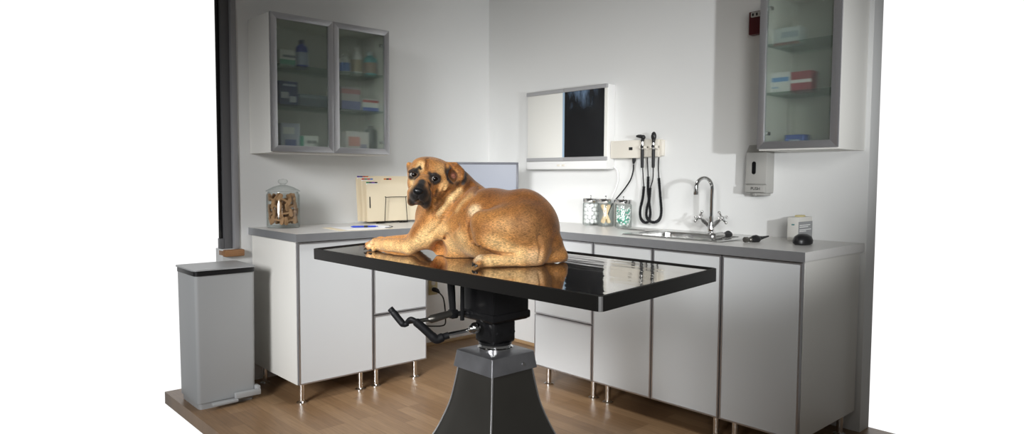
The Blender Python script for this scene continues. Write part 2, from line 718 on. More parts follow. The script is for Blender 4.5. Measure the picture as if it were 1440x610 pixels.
def base_unit(label, face, a0, a1, doors, legs, sink=False):
    if face == 'y':
        org = ((a0 + a1) / 2, -.28, FZ)
    else:
        org = (-.28, (a0 + a1) / 2, FZ)
    root = thing('base_cabinet', label, 'cabinet', org, None)
    g = MB()
    if face == 'y':
        g.box((a0, -.5370, .16), (a1, -.012, .861))
    else:
        if sink:            # open box that leaves room for the basin
            g.box((-.5373, a0, .16), (-.012, a1, .70))
            g.box((-.5373, a0, .70), (-.012, a0 + .018, .861))
            g.box((-.5373, a1 - .018, .70), (-.012, a1, .861))
            g.box((-.5373, a0 + .018, .70), (-.520, a1 - .018, .861))
        else:
            g.box((-.5373, a0, .16), (-.012, a1, .861))
    g.build('carcass', M['laminate'], root, org)
    for nm, z0, z1, *aa in doors:
        d0, d1 = aa or (a0, a1)
        front(root, nm, (d0 + .002, z0), (d1 - .002, z1), face, org)
    for P in legs:
        leg_mesh(P).build('leg', M['chrome'], root, org)
    return root


base_unit('white base cabinet with one tall door under the biscuit jar', 'y', -1.679, -1.265,
          [('door', .162, .856)], [(-1.652, -.53), (-1.329, -.53), (-1.652, -.09), (-1.329, -.09)])
base_unit('white base cabinet with two drawers beside the gap under the left worktop', 'y', -1.263, -.924,
          [('drawer', .162, .447), ('drawer', .453, .856)], [(-1.236, -.53), (-.988, -.53), (-1.232, -.09), (-.988, -.09)])
ys = [-1.0386, -1.4509, -1.8066, -2.1563, -2.4994]
base_unit('white base cabinet with stacked drawers nearest the room corner on the right wall', 'x', ys[1] + .001, ys[0],
          [('drawer', .162, .442), ('drawer', .448, .856)], [(-.52, -1.115), (-.52, -1.432), (-.09, -1.085), (-.09, -1.42)])
base_unit('wide white base cabinet with two doors under the sink', 'x', ys[3] + .001, ys[1] - .001,
          [('door', .162, .856, ys[2] + .0005, ys[1] - .001), ('door', .162, .856, ys[3] + .001, ys[2] - .0005)],
          [(-.52, -1.525), (-.52, -2.125), (-.09, -1.525), (-.09, -2.125)], sink=True)
base_unit('white base cabinet with a single door at the right end of the worktop', 'x', ys[4], ys[3] - .001,
          [('door', .162, .856)], [(-.52, -2.215), (-.52, -2.47), (-.09, -2.20), (-.09, -2.47)])


# ------------------------------------------------------------------ wall cabinets
def wall_cabinet(label, face, a0, a1, z0, z1, splits, shelves, group=None, handed=None):
    DEP = .286
    org = ((a0 + a1) / 2, 0, z0) if face == 'y' else (0, (a0 + a1) / 2, z0)
    root = thing('wall_cabinet', label, 'cabinet', org, group)
    def bx(mb, A0, D0, Z0, A1, D1, Z1, bev=0.):
        if face == 'y':
            mb.box((A0, -D1, Z0), (A1, -D0, Z1), bev)
        else:
            mb.box((-D1, A0, Z0), (-D0, A1, Z1), bev)
    g = MB()
    t = .016
    zb = z0 - .006
    bx(g, a0, .001, zb, a0 + t, DEP - .02, z1)
    bx(g, a1 - t, .001, zb, a1, DEP - .02, z1)
    bx(g, a0 + t, .001, z1 - t, a1 - t, DEP - .02, z1)
    bx(g, a0 + t, .001, zb, a1 - t, DEP - .02, zb + t)
    bx(g, a0 + t, .001, zb + t, a1 - t, .008, z1 - t)
    g.build('carcass', M['laminate'], root, org)
    for z in shelves:
        g = MB()
        bx(g, a0 + t, .010, z - .007, a1 - t, DEP - .024, z)
        g.build('shelf', M['shelf'], root, org)
    fw = .031
    for i, (d0, d1) in enumerate(splits):
        g = MB()
        # mitred frame: four prisms
        Z0, Z1 = z0, z1
        quads = [[(d0, Z0), (d0 + fw, Z0 + fw), (d0 + fw, Z1 - fw), (d0, Z1)],
                 [(d1, Z0), (d1, Z1), (d1 - fw, Z1 - fw), (d1 - fw, Z0 + fw)],
                 [(d0, Z1), (d0 + fw, Z1 - fw), (d1 - fw, Z1 - fw), (d1, Z1)],
                 [(d0, Z0), (d1, Z0), (d1 - fw, Z0 + fw), (d0 + fw, Z0 + fw)]]
        for qd in quads:
            g.prism(qd, -DEP, -DEP + .018, 'y' if face == 'y' else 'x', bevel=.0006)
        do = g.build('door', M['alu'], root, org)
        g = MB()
        bx(g, d0 + fw - .004, DEP - .012, z0 + fw - .004, d1 - fw + .004, DEP - .008, z1 - fw + .004)
        tag(g.build('glass_pane', M['frosted'], do, org), 'frosted glass pane', None)
        for zz in (z0 + .06, z1 - .09):
            g = MB()
            hx = (d1 - fw - .012, d1 - fw + .002) if (handed or ('l', 'r'))[i] == 'r' else (d0 + fw - .002, d0 + fw + .012)
            bx(g, hx[0], DEP - .040, zz, hx[1], DEP - .018, zz + .016, .002)
            g.build('hinge', M['steel'], do, org)
    return root


SH = [1.748, 1.545]
wall_cabinet('white wall cabinet with two frosted glass doors above the biscuit jar', 'y', -1.678, -.9875, 1.3015, 1.9985,
             [(-1.678, -1.3335), (-1.3320, -.9875)], SH)
wall_cabinet('wall cabinet with one frosted glass door above the soap dispenser', 'x', -2.50, -2.1536, 1.3065, 1.9985,
             [(-2.50, -2.1536)], [1.762, 1.552], handed=['r'])


# ---- contents of the cabinets
def carton(px, wpx, hpx, zs, face, label, cols, dep=.06, off=-.165, split=.4, axis='z', name='carton'):
    """a small packet: body colour, a coloured band and a flap line"""
    if face == 'y':
        P = at_y(px, 100, off)
    else:
        P = at_x(px, 100, off)
    k = depth(P) / F_PX
    w, h = wpx * k / .74 * .74, hpx * k
    if face == 'y':
        w = wpx * k / .80
        lo = (P[0] - w / 2, off - dep / 2, zs); hi = (P[0] + w / 2, off + dep / 2, zs + h)
        fa = lambda A0, A1, Z0, Z1: ((P[0] + A0 * w, off - dep / 2 - .0012, zs + Z0 * h), (P[0] + A1 * w, off - dep / 2, zs + Z1 * h))
    else:
        w = wpx * k / .80
        lo = (off - dep / 2, P[1] - w / 2, zs); hi = (off + dep / 2, P[1] + w / 2, zs + h)
        fa = lambda A0, A1, Z0, Z1: ((off - dep / 2 - .0012, P[1] - A1 * w, zs + Z0 * h), (off - dep / 2, P[1] - A0 * w, zs + Z1 * h))
    org = ((lo[0] + hi[0]) / 2, (lo[1] + hi[1]) / 2, zs)
    root = thing(name, label, 'box', org)
    MB().box(lo, hi, .002).build('body', flat('carton_' + '_'.join('%02d' % (c * 99) for c in cols[0]), cols[0]), root, org)
    for i, (c, rc) in enumerate(cols[1:]):
        l2, h2 = fa(*rc)
        MB().box(l2, h2).build('printed_band', flat('print_' + '_'.join('%02d' % (q * 99) for q in c), c), root, org)
    return root


def bottle(px, wpx, hpx, zs, face, label, body, cap, lab=None, off=-.165, shoulder=.75, name='bottle'):
    P = at_y(px, 100, off) if face == 'y' else at_x(px, 100, off)
    k = depth(P) / F_PX
    r, h = wpx * k / 2, hpx * k
    org = (P[0], P[1], zs)
    root = thing(name, label, 'bottle', org)
    s = shoulder
    MB().lathe([(0, 0), (r * .94, 0), (r, .004), (r, h * (s - .08)), (r * .92, h * s), (r * .42, h * (s + .1)), (r * .38, h * (s + .12)), (0, h * (s + .12))], org, 24).build('body', flat(label.split()[0] + '_bottle_' + label.split()[1], body, .3), root, org)
    MB().lathe([(0, h * (s + .11)), (r * .46, h * (s + .11)), (r * .44, h), (0, h)], org, 20).build('cap', flat('cap_' + label.split()[0] + label.split()[1], cap, .4), root, org)
    if lab:
        MB().lathe([(r * 1.0, h * .12), (r * 1.02, h * .13), (r * 1.02, h * (s - .2)), (r, h * (s - .19))], org, 24).build('paper_label', flat('lab_' + label.split()[0] + label.split()[1], lab), root, org)
    return root


W_ = (.75, .76, .75)
zb = 1.3015 + .0105
carton(401, 18, 23, SH[0], 'y', 'small white carton with green stripe on top shelf of left cabinet', [W_, ((.12, .35, .25), (-.5, .5, .12, .42)), ((.2, .22, .25), (-.3, .5, .55, .7))])
bottle(424.5, 17, 40, SH[0], 'y', 'dark blue bottle with white label on the left cabinet top shelf', (.01, .03, .30), (.02, .03, .12), (.35, .4, .55))
bottle(484.5, 15, 27, SH[0], 'y', 'short white tub with blue label on the left cabinet top shelf', W_, (.7, .7, .7), (.12, .22, .55))
bottle(501.5, 15, 38, SH[0], 'y', 'tall white bottle with beige label beside the teal bottle', W_, (.78, .78, .76), (.5, .42, .3))
bottle(520.5, 19, 34, SH[0], 'y', 'teal liquid bottle with brown label on the left cabinet top shelf', (.10, .42, .45), (.5, .6, .62), (.38, .3, .25))
carton(402, 22, 34, SH[1], 'y', 'navy blue carton with white lettering block on middle shelf of left cabinet', [(.03, .05, .16), ((.5, .52, .6), (-.4, .0, .3, .55)), ((.5, .52, .6), (.05, .4, .15, .4)), ((.45, .5, .6), (-.3, .4, .8, .88))])
carton(441, 44, 17, SH[1], 'y', 'low dark grey tray box on middle shelf behind left glass door', [(.10, .13, .16), ((.2, .24, .27), (-.5, .5, .7, .95))], dep=.1)
carton(489.5, 24, 33, SH[1], 'y', 'white carton with pink top and blue foot on middle shelf', [(.55, .52, .54), ((.5, .25, .26), (-.5, .5, .7, .9)), ((.2, .22, .45), (-.5, .5, .02, .4))])
carton(524, 33, 18, SH[1], 'y', 'low white carton with red stripe and blue foot on middle shelf', [W_, ((.5, .08, .08), (-.5, .5, .72, .9)), ((.06, .12, .45), (-.5, .5, .02, .34))])
carton(404, 22, 38, zb, 'y', 'tall pale blue carton at bottom left of left cabinet', [(.48, .5, .62), ((.18, .2, .45), (-.3, .3, .1, .4)), (W_, (-.4, .2, .6, .85))])
carton(430, 22, 21, zb, 'y', 'small white carton with green side panel on the left cabinet floor', [W_, ((.15, .45, .33), (-.5, -.3, .02, .98)), ((.35, .37, .36), (-.1, .4, .5, .7))])
carton(498.5, 29, 29, zb, 'y', 'white carton with pink block on floor of left cabinet', [(.66, .62, .62), ((.62, .3, .26), (-.4, .1, .3, .75)), ((.3, .3, .4), (.1, .4, .1, .4))])
bottle(520.5, 17, 38, zb, 'y', 'dark grey bottle standing at bottom right of left cabinet', (.07, .085, .09), (.06, .07, .07), None, shoulder=.84)
# kidney dish on the floor of the left cabinet
P = at_y(456, 205, -.15)
g = MB()
g.lathe([(0, 0), (.036, 0), (.052, .018), (.054, .018), (.038, -.002 + .004), (0, .004)], (P[0], -.15, zb), 28, sx=1.5, sy=.7)
tag(g.build('kidney_dish', M['white'], None, (P[0], -.15, zb)), 'shallow white dish on the floor of the left cabinet', 'dish')
zr = 1.3065 + .0105
carton(1106, 36, 24, 1.762, 'x', 'white carton with red foot on the upper shelf of right cabinet', [(.60, .64, .65), ((.35, .06, .06), (-.5, .5, .0, .14)), ((.35, .42, .46), (-.1, .45, .4, .75))])
carton(1096.5, 32, 30, 1.552, 'x', 'white carton with blue stripe on the middle shelf of right cabinet', [W_, ((.10, .25, .5), (-.4, .45, .55, .75)), ((.35, .45, .6), (-.45, .1, .25, .33))])
carton(1131, 24, 29, 1.552, 'x', 'dark red carton on the middle shelf of right cabinet', [(.28, .05, .06), (W_, (-.5, .5, .45, .6))])
carton(1124, 22, 17, zr, 'x', 'blue carton lying on the floor of right cabinet', [(.06, .12, .42), ((.4, .45, .55), (-.3, .3, .3, .6))])
P = at_x(1090, 190, -.13)
k = depth(P) / F_PX
g = MB(Matrix.Translation((-.13, P[1], zr + .004)) @ Matrix.Rotation(math.radians(-24), 4, 'X'))
tb = thing('ointment_tube', 'white and purple ointment tube leaning in the right cabinet', 'tube', (-.13, P[1], zr))
g.lathe([(0, .0), (.017, .0), (.019, .004), (.021, .10), (.016, .118), (.009, .122)], (0, 0, 0), 20)
g.build('body', M['white'], tb, (-.13, P[1], zr))
g = MB(Matrix.Translation((-.13, P[1], zr + .004)) @ Matrix.Rotation(math.radians(-24), 4, 'X'))
g.lathe([(.009, .122), (.010, .124), (.008, .148), (0, .148)], (0, 0, 0), 16)
g.build('cap', flat('tube_cap', (.6, .6, .62)), tb, (-.13, P[1], zr))
g = MB(Matrix.Translation((-.13, P[1], zr + .004)) @ Matrix.Rotation(math.radians(-24), 4, 'X'))
g.box((-.0225, -.008, .012), (-.0195, .008, .1))
g.build('printed_band', flat('purple_print', (.12, .08, .35)), tb, (-.13, P[1], zr))

# ------------------------------------------------------------------ biscuit jar
jc = (-1.553, -.125, TOPZ)
jr = .086
jar = thing('biscuit_jar', 'large glass jar full of bone-shaped dog biscuits on the left worktop', 'jar', jc)
g = MB()
g.lathe([(0, .001), (jr - .006, .001), (jr, .008), (jr, .176), (jr - .007, .187), (jr - .007, .192), (jr - .011, .192), (jr - .011, .186), (jr - .0045, .174), (jr - .0045, .011), (0, .009)], jc, 48)
g.build('body', M['glass'], jar, jc)
g = MB()
g.lathe([(0, .194), (jr + .002, .194), (jr + .002, .198), (jr - .01, .205), (jr * .6, .218), (jr * .3, .226), (.012, .230), (.012, .233), (.022, .238), (.026, .248), (.020, .258), (0, .261)], jc, 48)
g.build('lid', M['glass'], jar, jc)


def bone_mesh():
    pts = []
    L, R = .0255, .0112
    def arc(cx, cy, a0, a1, n=7):
        for i in range(n):
            a = math.radians(a0 + (a1 - a0) * i / (n - 1))
            pts.append((cx + R * math.cos(a), cy + R * math.sin(a)))
    arc(L, R * 1.04, -20, 215)
    arc(-L, R * 1.04, -35, 200)
    arc(-L, -R * 1.04, 160, 395)
    arc(L, -R * 1.04, 145, 380)
    g = MB()
    g.prism(pts, -.0055, .0055, 'z', bevel=.0018)
    return g


bone0 = bone_mesh().build('dog_biscuit', M['biscuit'])
nb = 0
for lay in range(4):
    for ring_, (cnt_, r0, r1) in enumerate(((5, .058, .063), (2, .020, .026))):
        for kx in range(cnt_):
            a = 2 * PI * (kx + .5 * (lay % 2) + random.uniform(-.1, .1)) / cnt_
            rr = random.uniform(r0, r1)
            bo = bone0 if nb == 0 else dup(bone0)
            nb += 1
            z = TOPZ + .042 + lay * .0365 + random.uniform(-.002, .002)
            th = random.uniform(-.15, .15) if lay == 0 else random.uniform(-.65, .65)
            bo.matrix_world = Matrix.Translation((jc[0] + rr * math.cos(a), jc[1] + rr * math.sin(a), z)) @ Matrix.Rotation(a + PI / 2 + random.uniform(-.15, .15), 4, 'Z') @ Matrix.Rotation(PI / 2 + random.uniform(-.25, .25), 4, 'X') @ Matrix.Rotation(th, 4, 'Z')
            tag(bo, 'brown bone-shaped dog biscuit inside the large glass jar', 'dog biscuit', 'dog biscuits in the jar')

# ------------------------------------------------------------------ folders in wire rack
fy = [-.150, -.115, -.080, -.050]
fx0 = [at_y(516.5, 283, fy[0])[0], at_y(510.5, 277, fy[1])[0], at_y(504.5, 273, fy[2])[0], at_y(503.5, 272, fy[3])[0]]
ztop = [at_y(517, 258.5, fy[0])[2], at_y(511, 253.5, fy[1])[2], at_y(505, 250, fy[2])[2], at_y(540, 252, fy[3])[2]]
zbt = TOPZ + .012
FW = .365
tabcols = [[(.05, .25, .08), (.05, .06, .08), (.18, .05, .3), (.03, .03, .03)],
           [(.5, .03, .03), (.1, .2, .12), (.5, .05, .06), (.05, .15, .45)],
           [(.08, .04, .3), (.03, .04, .15), (.45, .08, .05), (.6, .18, .02)]]
flab = ['frontmost manila folder in the wire rack with green and black tab strip',
        'second manila folder in the wire rack with red and blue tab strip',
        'third manila folder in the wire rack with purple and orange tab strip',
        'rearmost manila folder in the wire rack with hidden tab']
for i in range(4):
    org = (fx0[i], fy[i], zbt)
    fo = thing('manila_folder', flab[i], 'folder', org, 'manila folders in the rack')
    ln = Matrix.Translation(org) @ Matrix.Rotation(math.radians(-3 - i * .6), 4, 'X') @ Matrix.Translation(-Vector(org))
    h = ztop[i] - zbt
    g = MB(ln)
    g.prism([(fx0[i], zbt), (fx0[i] + FW, zbt), (fx0[i] + FW, zbt + h), (fx0[i] + .006, zbt + h), (fx0[i], zbt + h - .006)], fy[i] - .004, fy[i] - .0032, 'y')
    g.prism([(fx0[i] - .001, zbt), (fx0[i] + FW, zbt), (fx0[i] + FW, zbt + h + .012), (fx0[i] + .004, zbt + h + .012), (fx0[i] - .001, zbt + h + .006)], fy[i] + .003, fy[i] + .0038, 'y')
    g.box((fx0[i], fy[i] - .004, zbt), (fx0[i] + FW, fy[i] + .0038, zbt + .0008))
    g.build('cover', M['manila'], fo, org)
    g = MB(ln)
    g.box((fx0[i] + .006, fy[i] - .0028, zbt + .003), (fx0[i] + FW - .006, fy[i] + .0026, zbt + h - .012))
    g.build('papers', M['paper'], fo, org)
    if i < 3:
        g = MB(ln)
        for q, cc in enumerate(tabcols[i]):
            g.box((fx0[i] + .002 + q * .019, fy[i] + .0018, zbt + h + .004), (fx0[i] + .020 + q * .019, fy[i] + .0028, zbt + h + .012), mi=q)
        g.build('tab_strip', [flat('tab_%d_%d' % (i, q), cc) for q, cc in enumerate(tabcols[i])], fo, org)
        g = MB(ln)
        g.box((fx0[i] + .002, fy[i] + .0018, zbt + h - .006), (fx0[i] + .08, fy[i] + .0028, zbt + h + .004))
        g.build('tab_paper', M['paper'], fo, org)
    if i == 0:
        g = MB(ln)
        xs = at_y(520.5, 283, fy[0])[0]
        g.box((xs - .0035, fy[0] - .0052, zbt + h * .36), (xs + .0035, fy[0] - .0040, zbt + h * .66), .001)
        tag(g.build('slot', M['black'], fo, org), 'dark punched slot', None)
    if i == 1:
        g = MB(ln)
        x1 = fx0[0] + .145
        for q, cc in enumerate([(.6, .2, .03), (.03, .03, .04), (.5, .03, .05)]):
            g.box((x1 + q * .018, fy[i] + .0018, zbt + h + .004), (x1 + q * .018 + .017, fy[i] + .0028, zbt + h + .013), mi=q)
        g.build('tab_strip', [flat('tabr_%d' % q, cc) for q, cc in enumerate([(.6, .2, .03), (.03, .03, .04), (.5, .03, .05)])], fo, org)
ra = at_y(541, 311, -.168)[0]
rb = at_y(573, 309, -.168)[0]
rt = at_y(557, 277, -.168)[2]
rack = thing('folder_rack', 'black wire rack holding manila folders on the left worktop', 'rack', (ra, -.168, TOPZ))
zr0 = TOPZ + .004
for nm, yy, dz in (('front_loop', -.168, 0), ('rear_loop', -.030, .0)):
    g = MB()
    pts = spline([(ra, yy, zr0), (ra + .002, yy, zr0 + .02), (ra + .010, yy + .002, rt - .008), (ra + .016, yy + .002, rt), (rb - .016, yy + .002, rt), (rb - .010, yy + .002, rt - .008), (rb - .002, yy, zr0 + .02), (rb, yy, zr0)], 6)
    g.tube(pts, .0022, 8)
    g.build(nm, M['wire'], rack, (ra, -.168, TOPZ))
for xx in (ra, rb):
    g = MB()
    g.tube(spline([(xx - .055, -.172, zr0 - .001), (xx - .02, -.176, zr0 - .001), (xx, -.168, zr0), (xx, -.10, zr0), (xx, -.030, zr0)], 6), .0024, 8)
    g.tube([(xx - .06, -.172, zr0), (xx - .045, -.173, zr0)], .0032, 8)
    g.build('base_wire', M['wire'], rack, (ra, -.168, TOPZ))

# ------------------------------------------------------------------ papers and pen
pc = (-1.265, -.415, TOPZ)
Tp = Matrix.Translation(pc) @ Matrix.Rotation(math.radians(-7), 4, 'Z')
g = MB(Tp)
g.box((-.155, -.115, .0005), (.145, .115, .002))
lf = g.build('open_folder', M['manila'], None, pc)
tag(lf, 'manila folder lying flat under white sheets on left worktop', 'folder')
g = MB(Tp)
n = 12
for i in range(n):
    x0, x1 = -.115 + .26 * i / n, -.115 + .26 * (i + 1) / n
    lift = lambda x: .0022 + .006 * max(0, (x - .09) / .055) ** 2
    g.bm.faces.new([g.bm.verts.new(Tp @ Vector(v)) for v in ((x0, -.113, lift(x0) + .001), (x1, -.113, lift(x1) + .001), (x1, .105, lift(x1) + .001), (x0, .105, lift(x0) + .001))])
    g.bm.faces.new([g.bm.verts.new(Tp @ Vector(v)) for v in ((x0, -.113, lift(x0)), (x0, .105, lift(x0)), (x1, .105, lift(x1)), (x1, -.113, lift(x1)))])
    g.bm.faces.new([g.bm.verts.new(Tp @ Vector(v)) for v in ((x0, -.113, lift(x0)), (x1, -.113, lift(x1)), (x1, -.113, lift(x1) + .001), (x0, -.113, lift(x0) + .001))])
g.bm.faces.new([g.bm.verts.new(Tp @ Vector(v)) for v in ((.145, -.113, .0082), (.145, .105, .0082), (.145, .105, .0092), (.145, -.113, .0092))])
bmesh.ops.remove_doubles(g.bm, verts=g.bm.verts[:], dist=1e-5)
sh = g.build('paper_sheets', M['paper'], None, pc)
tag(sh, 'white paper sheets under the blue pen', 'paper')
g = MB(Tp)
g.tube(spline([(.10, -.114, .0075), (.13, -.1145, .0085), (.148, -.108, .0102), (.1485, -.06, .0108)], 5), .0016, 6)
g.build('dark_corner_clip', M['black'], sh, pc)
ppos = at_z(512, 317.6, TOPZ + .008)
ppos = (-1.235, -.42, TOPZ + .0085)
pen = thing('pen', 'blue retractable pen lying on the white papers', 'pen', (ppos[0], ppos[1], TOPZ + .0036))
Tq = Matrix.Translation(ppos) @ Matrix.Rotation(math.radians(-22), 4, 'Z') @ Matrix.Rotation(PI / 2, 4, 'Y')
g = MB(Tq)
g.lathe([(0, -.072), (.0025, -.068), (.0048, -.058), (.0050, -.006), (.0048, .0)], (0, 0, 0), 16)
g.lathe([(.0048, .018), (.0050, .02), (.0048, .062), (.0022, .064), (.0022, .074), (0, .074)], (0, 0, 0), 16)
g.build('barrel', M['blue'], pen, (ppos[0], ppos[1], TOPZ + .0036))
g = MB(Tq)
g.lathe([(.0046, -.002), (.0053, 0), (.0053, .018), (.0046, .02)], (0, 0, 0), 16)
g.build('grip', M['black'], pen, (ppos[0], ppos[1], TOPZ + .0036))
g = MB(Tq)
g.box((-.0064, -.0015, .03), (-.0052, .0015, .066))
g.build('clip', M['white'], pen, (ppos[0], ppos[1], TOPZ + .0036))

# ------------------------------------------------------------------ monitor in the corner
mp_ = at_d(679.5, 228, 4.30)
mw = 99 * 4.30 / F_PX
mh = .315
ang = math.atan2(-.675, .738)
mcen = Vector((mp_[0], mp_[1], mp_[2] - mh / 2))
Tm = Matrix.Translation(mcen) @ Matrix.Rotation(ang, 4, 'Z')
mon = thing('monitor', 'flat monitor with dark grey frame standing in the worktop corner behind dog', 'monitor', (mcen.x, mcen.y, TOPZ))
oo = (mcen.x, mcen.y, TOPZ)
g = MB(Tm)
bz = .013
g.box((-mw / 2, -.012, mh / 2 - bz), (mw / 2, .03, mh / 2), .003)
g.box((-mw / 2, -.012, -mh / 2), (mw / 2, .03, -mh / 2 + bz * 1.4), .003)
g.box((-mw / 2, -.012, -mh / 2 + bz), (-mw / 2 + bz, .03, mh / 2 - bz), .002)
g.box((mw / 2 - bz, -.012, -mh / 2 + bz), (mw / 2, .03, mh / 2 - bz), .002)
g.box((-mw / 2 + .01, .004, -mh / 2 + .01), (mw / 2 - .01, .032, mh / 2 - .01))
g.build('frame', M['bezel'], mon, oo)
g = MB(Tm)
g.box((-mw / 2 + bz, -.006, -mh / 2 + bz), (mw / 2 - bz, .002, mh / 2 - bz))
g.build('screen', M['screen'], mon, oo)
g = MB(Tm)
zst = TOPZ - mcen.z
g.box((-.03, .02, zst + .012), (.03, .045, 0), .004)
g.box((-.11, -.05, zst), (.11, .09, zst + .014), .005)
g.build('stand', M['bezel'], mon, oo)

# ------------------------------------------------------------------ power socket under the worktop
sp_ = at_y(608.5, 402, 0)
sk = thing('power_socket', 'brass coloured wall socket low on the left wall behind the table', 'socket', (sp_[0], 0, sp_[2]))
org = (sp_[0], 0, sp_[2])
g = MB().box((sp_[0] - .036, -.006, sp_[2] - .058), (sp_[0] + .036, -.0005, sp_[2] + .058), .003)
g.build('plate', M['outlet'], sk, org)
g = MB()
for dz in (-.021, .021):
    g.lathe([(0, 0), (.016, 0), (.017, -.003), (0, -.003)], (0, 0, 0), 18)
    break
g = MB()
for dz in (-.021, .021):
    g.cyl((sp_[0], -.0055, sp_[2] + dz), (sp_[0], -.009, sp_[2] + dz), .0165, seg=20)
g.build('outlet_face', M['beige'], sk, org)
cp = thing('wall_plug_lead', 'black plug and looping power cord at the brass wall socket', 'cord', (sp_[0], 0, sp_[2] - .021))
org = (sp_[0], 0, sp_[2] - .021)
g = MB()
g.tube([(sp_[0], -.0092, org[2]), (sp_[0], -.03, org[2]), (sp_[0] + .006, -.045, org[2] - .006), (sp_[0] + .015, -.055, org[2] - .02)], [.014, .016, .013, .006], 14)
g.build('plug', M['rubber'], cp, org)
g = MB()
pts = [(sp_[0] + .014, -.054, org[2] - .018)] + [tuple(at_y(px, py, -.05)) for px, py in ((623, 418), (625.5, 430), (626.5, 445), (626, 455), (621, 458), (610, 458.5), (598, 458), (585, 456))]
g.tube(spline(pts, 6), .0045, 8)
g.build('cable', M['rubber'], cp, org)

# ------------------------------------------------------------------ x-ray viewer
xd = .0693
yv0, yv1, zv0, zv1 = -1.1234, -.4624, 1.2263, 1.7112
ysp = at_x(793.5, 170, -xd)[1]
xr = thing('xray_viewer', 'white wall mounted x-ray viewer box above the worktop corner', 'x-ray viewer', (0, (yv0 + yv1) / 2, zv0))
org = (0, (yv0 + yv1) / 2, zv0)
g = MB().box((-xd + .006, yv0, zv0), (-.001, yv1, zv1), .004)
g.build('housing', M['white'], xr, org)
g = MB()
g.box((-xd, ysp + .001, zv0 + .07), (-xd + .007, yv1 - .004, zv1 - .018), .0008)
g.build('light_panel', M['offwhite'], xr, org)
g = MB()
g.box((-xd, yv0 + .004, zv0 + .07), (-xd + .007, ysp - .001, zv1 - .018), .0008)
g.build('light_panel', M['offwhite'], xr, org)
for (a0_, a1_) in ((ysp + .001, yv1), (yv0 + .002, ysp - .001)):
    g = MB().box((-xd - .010, a0_, zv1 - .022), (-xd + .008, a1_, zv1 + .001), .002)
    g.build('film_clip', M['greyclip'], xr, org)
    g = MB().box((-xd - .006, a0_, zv0 + .050), (-xd + .008, a1_, zv0 + .072), .002)
    g.build('film_ledge', M['greyclip'], xr, org)
g = MB().box((-xd - .004, yv0, zv0), (-xd + .010, yv1, zv0 + .049), .003)
xt = g.build('control_strip', M['white'], xr, org)
for q in (-.02, .02):
    g = MB().box((-xd - .007, ysp + .02 + q - .012, zv0 + .018), (-xd - .003, ysp + .02 + q + .012, zv0 + .030), .001)
    g.build('switch', M['cream'], xt, org)
fz0, fz1 = zv0 + .073, zv1 - .012
fy0, fy1 = yv0 + .022, ysp + .012
g = MB().box((-xd - .0022, fy0, fz0), (-xd - .0012, fy1, fz1))
fl = g.build('xray_film', film_mat(fz0, fz1, fy0, fy1), None, (-xd, fy1, fz0))
tag(fl, 'dark x-ray film clipped to the right half of the viewer', 'x-ray film')
g = MB()
g.tube(spline([at_x(863, 234, -.02), at_x(868, 240, -.014), at_x(869, 252, -.012), at_x(866, 264, -.012), at_x(861, 276, -.012), at_x(858, 288, -.012), at_x(857, 300, -.012), at_x(857, 312, -.012)], 6), .0042, 8)
g.build('power_cable', M['white'], xr, org)

# ------------------------------------------------------------------ otoscope wall station
y0, y1 = -1.473, -1.137
ym = at_x(901, 210, -.04)[1]
st = thing('otoscope_station', 'cream wall transformer unit with two black scope handles in it', 'wall unit', (0, (y0 + y1) / 2, 1.287))
org = (0, (y0 + y1) / 2, 1.287)
g = MB().box((-.046, ym, 1.287), (-.001, y1 + .008, 1.386), .004)
g.build('housing', M['cream'], st, org)
g = MB().box((-.034, y0 + .02, 1.292), (-.001, ym, 1.388), .004)
g.box((-.026, y0, 1.297), (-.001, y0 + .02, 1.384), .004)
g.build('cradle_plate', M['cream'], st, org)
sw = at_x(887, 209, -.046)
g = MB().box((-.049, sw[1] - .012, sw[2] - .008), (-.045, sw[1] + .012, sw[2] + .008), .001)
g.build('switch', M['black'], st, org)
hy = [at_x(903.5, 208, -.06)[1], at_x(919, 208, -.06)[1]]
for hh in hy:
    g = MB()
    g.box((-.070, hh - .020, 1.336), (-.034, hh - .012, 1.352), .003)
    g.box((-.070, hh + .012, 1.336), (-.034, hh + .020, 1.352), .003)
    g.box((-.046, hh - .020, 1.330), (-.032, hh + .020, 1.352), .003)
    g.build('cradle', M['cream'], st, org)


def coil(path, r, amp=.28, pitch=.0052):
    P = resample(path, pitch / 5)
    return P, [r * (1 + amp * math.sin(2 * PI * i / 5)) for i in range(len(P))]


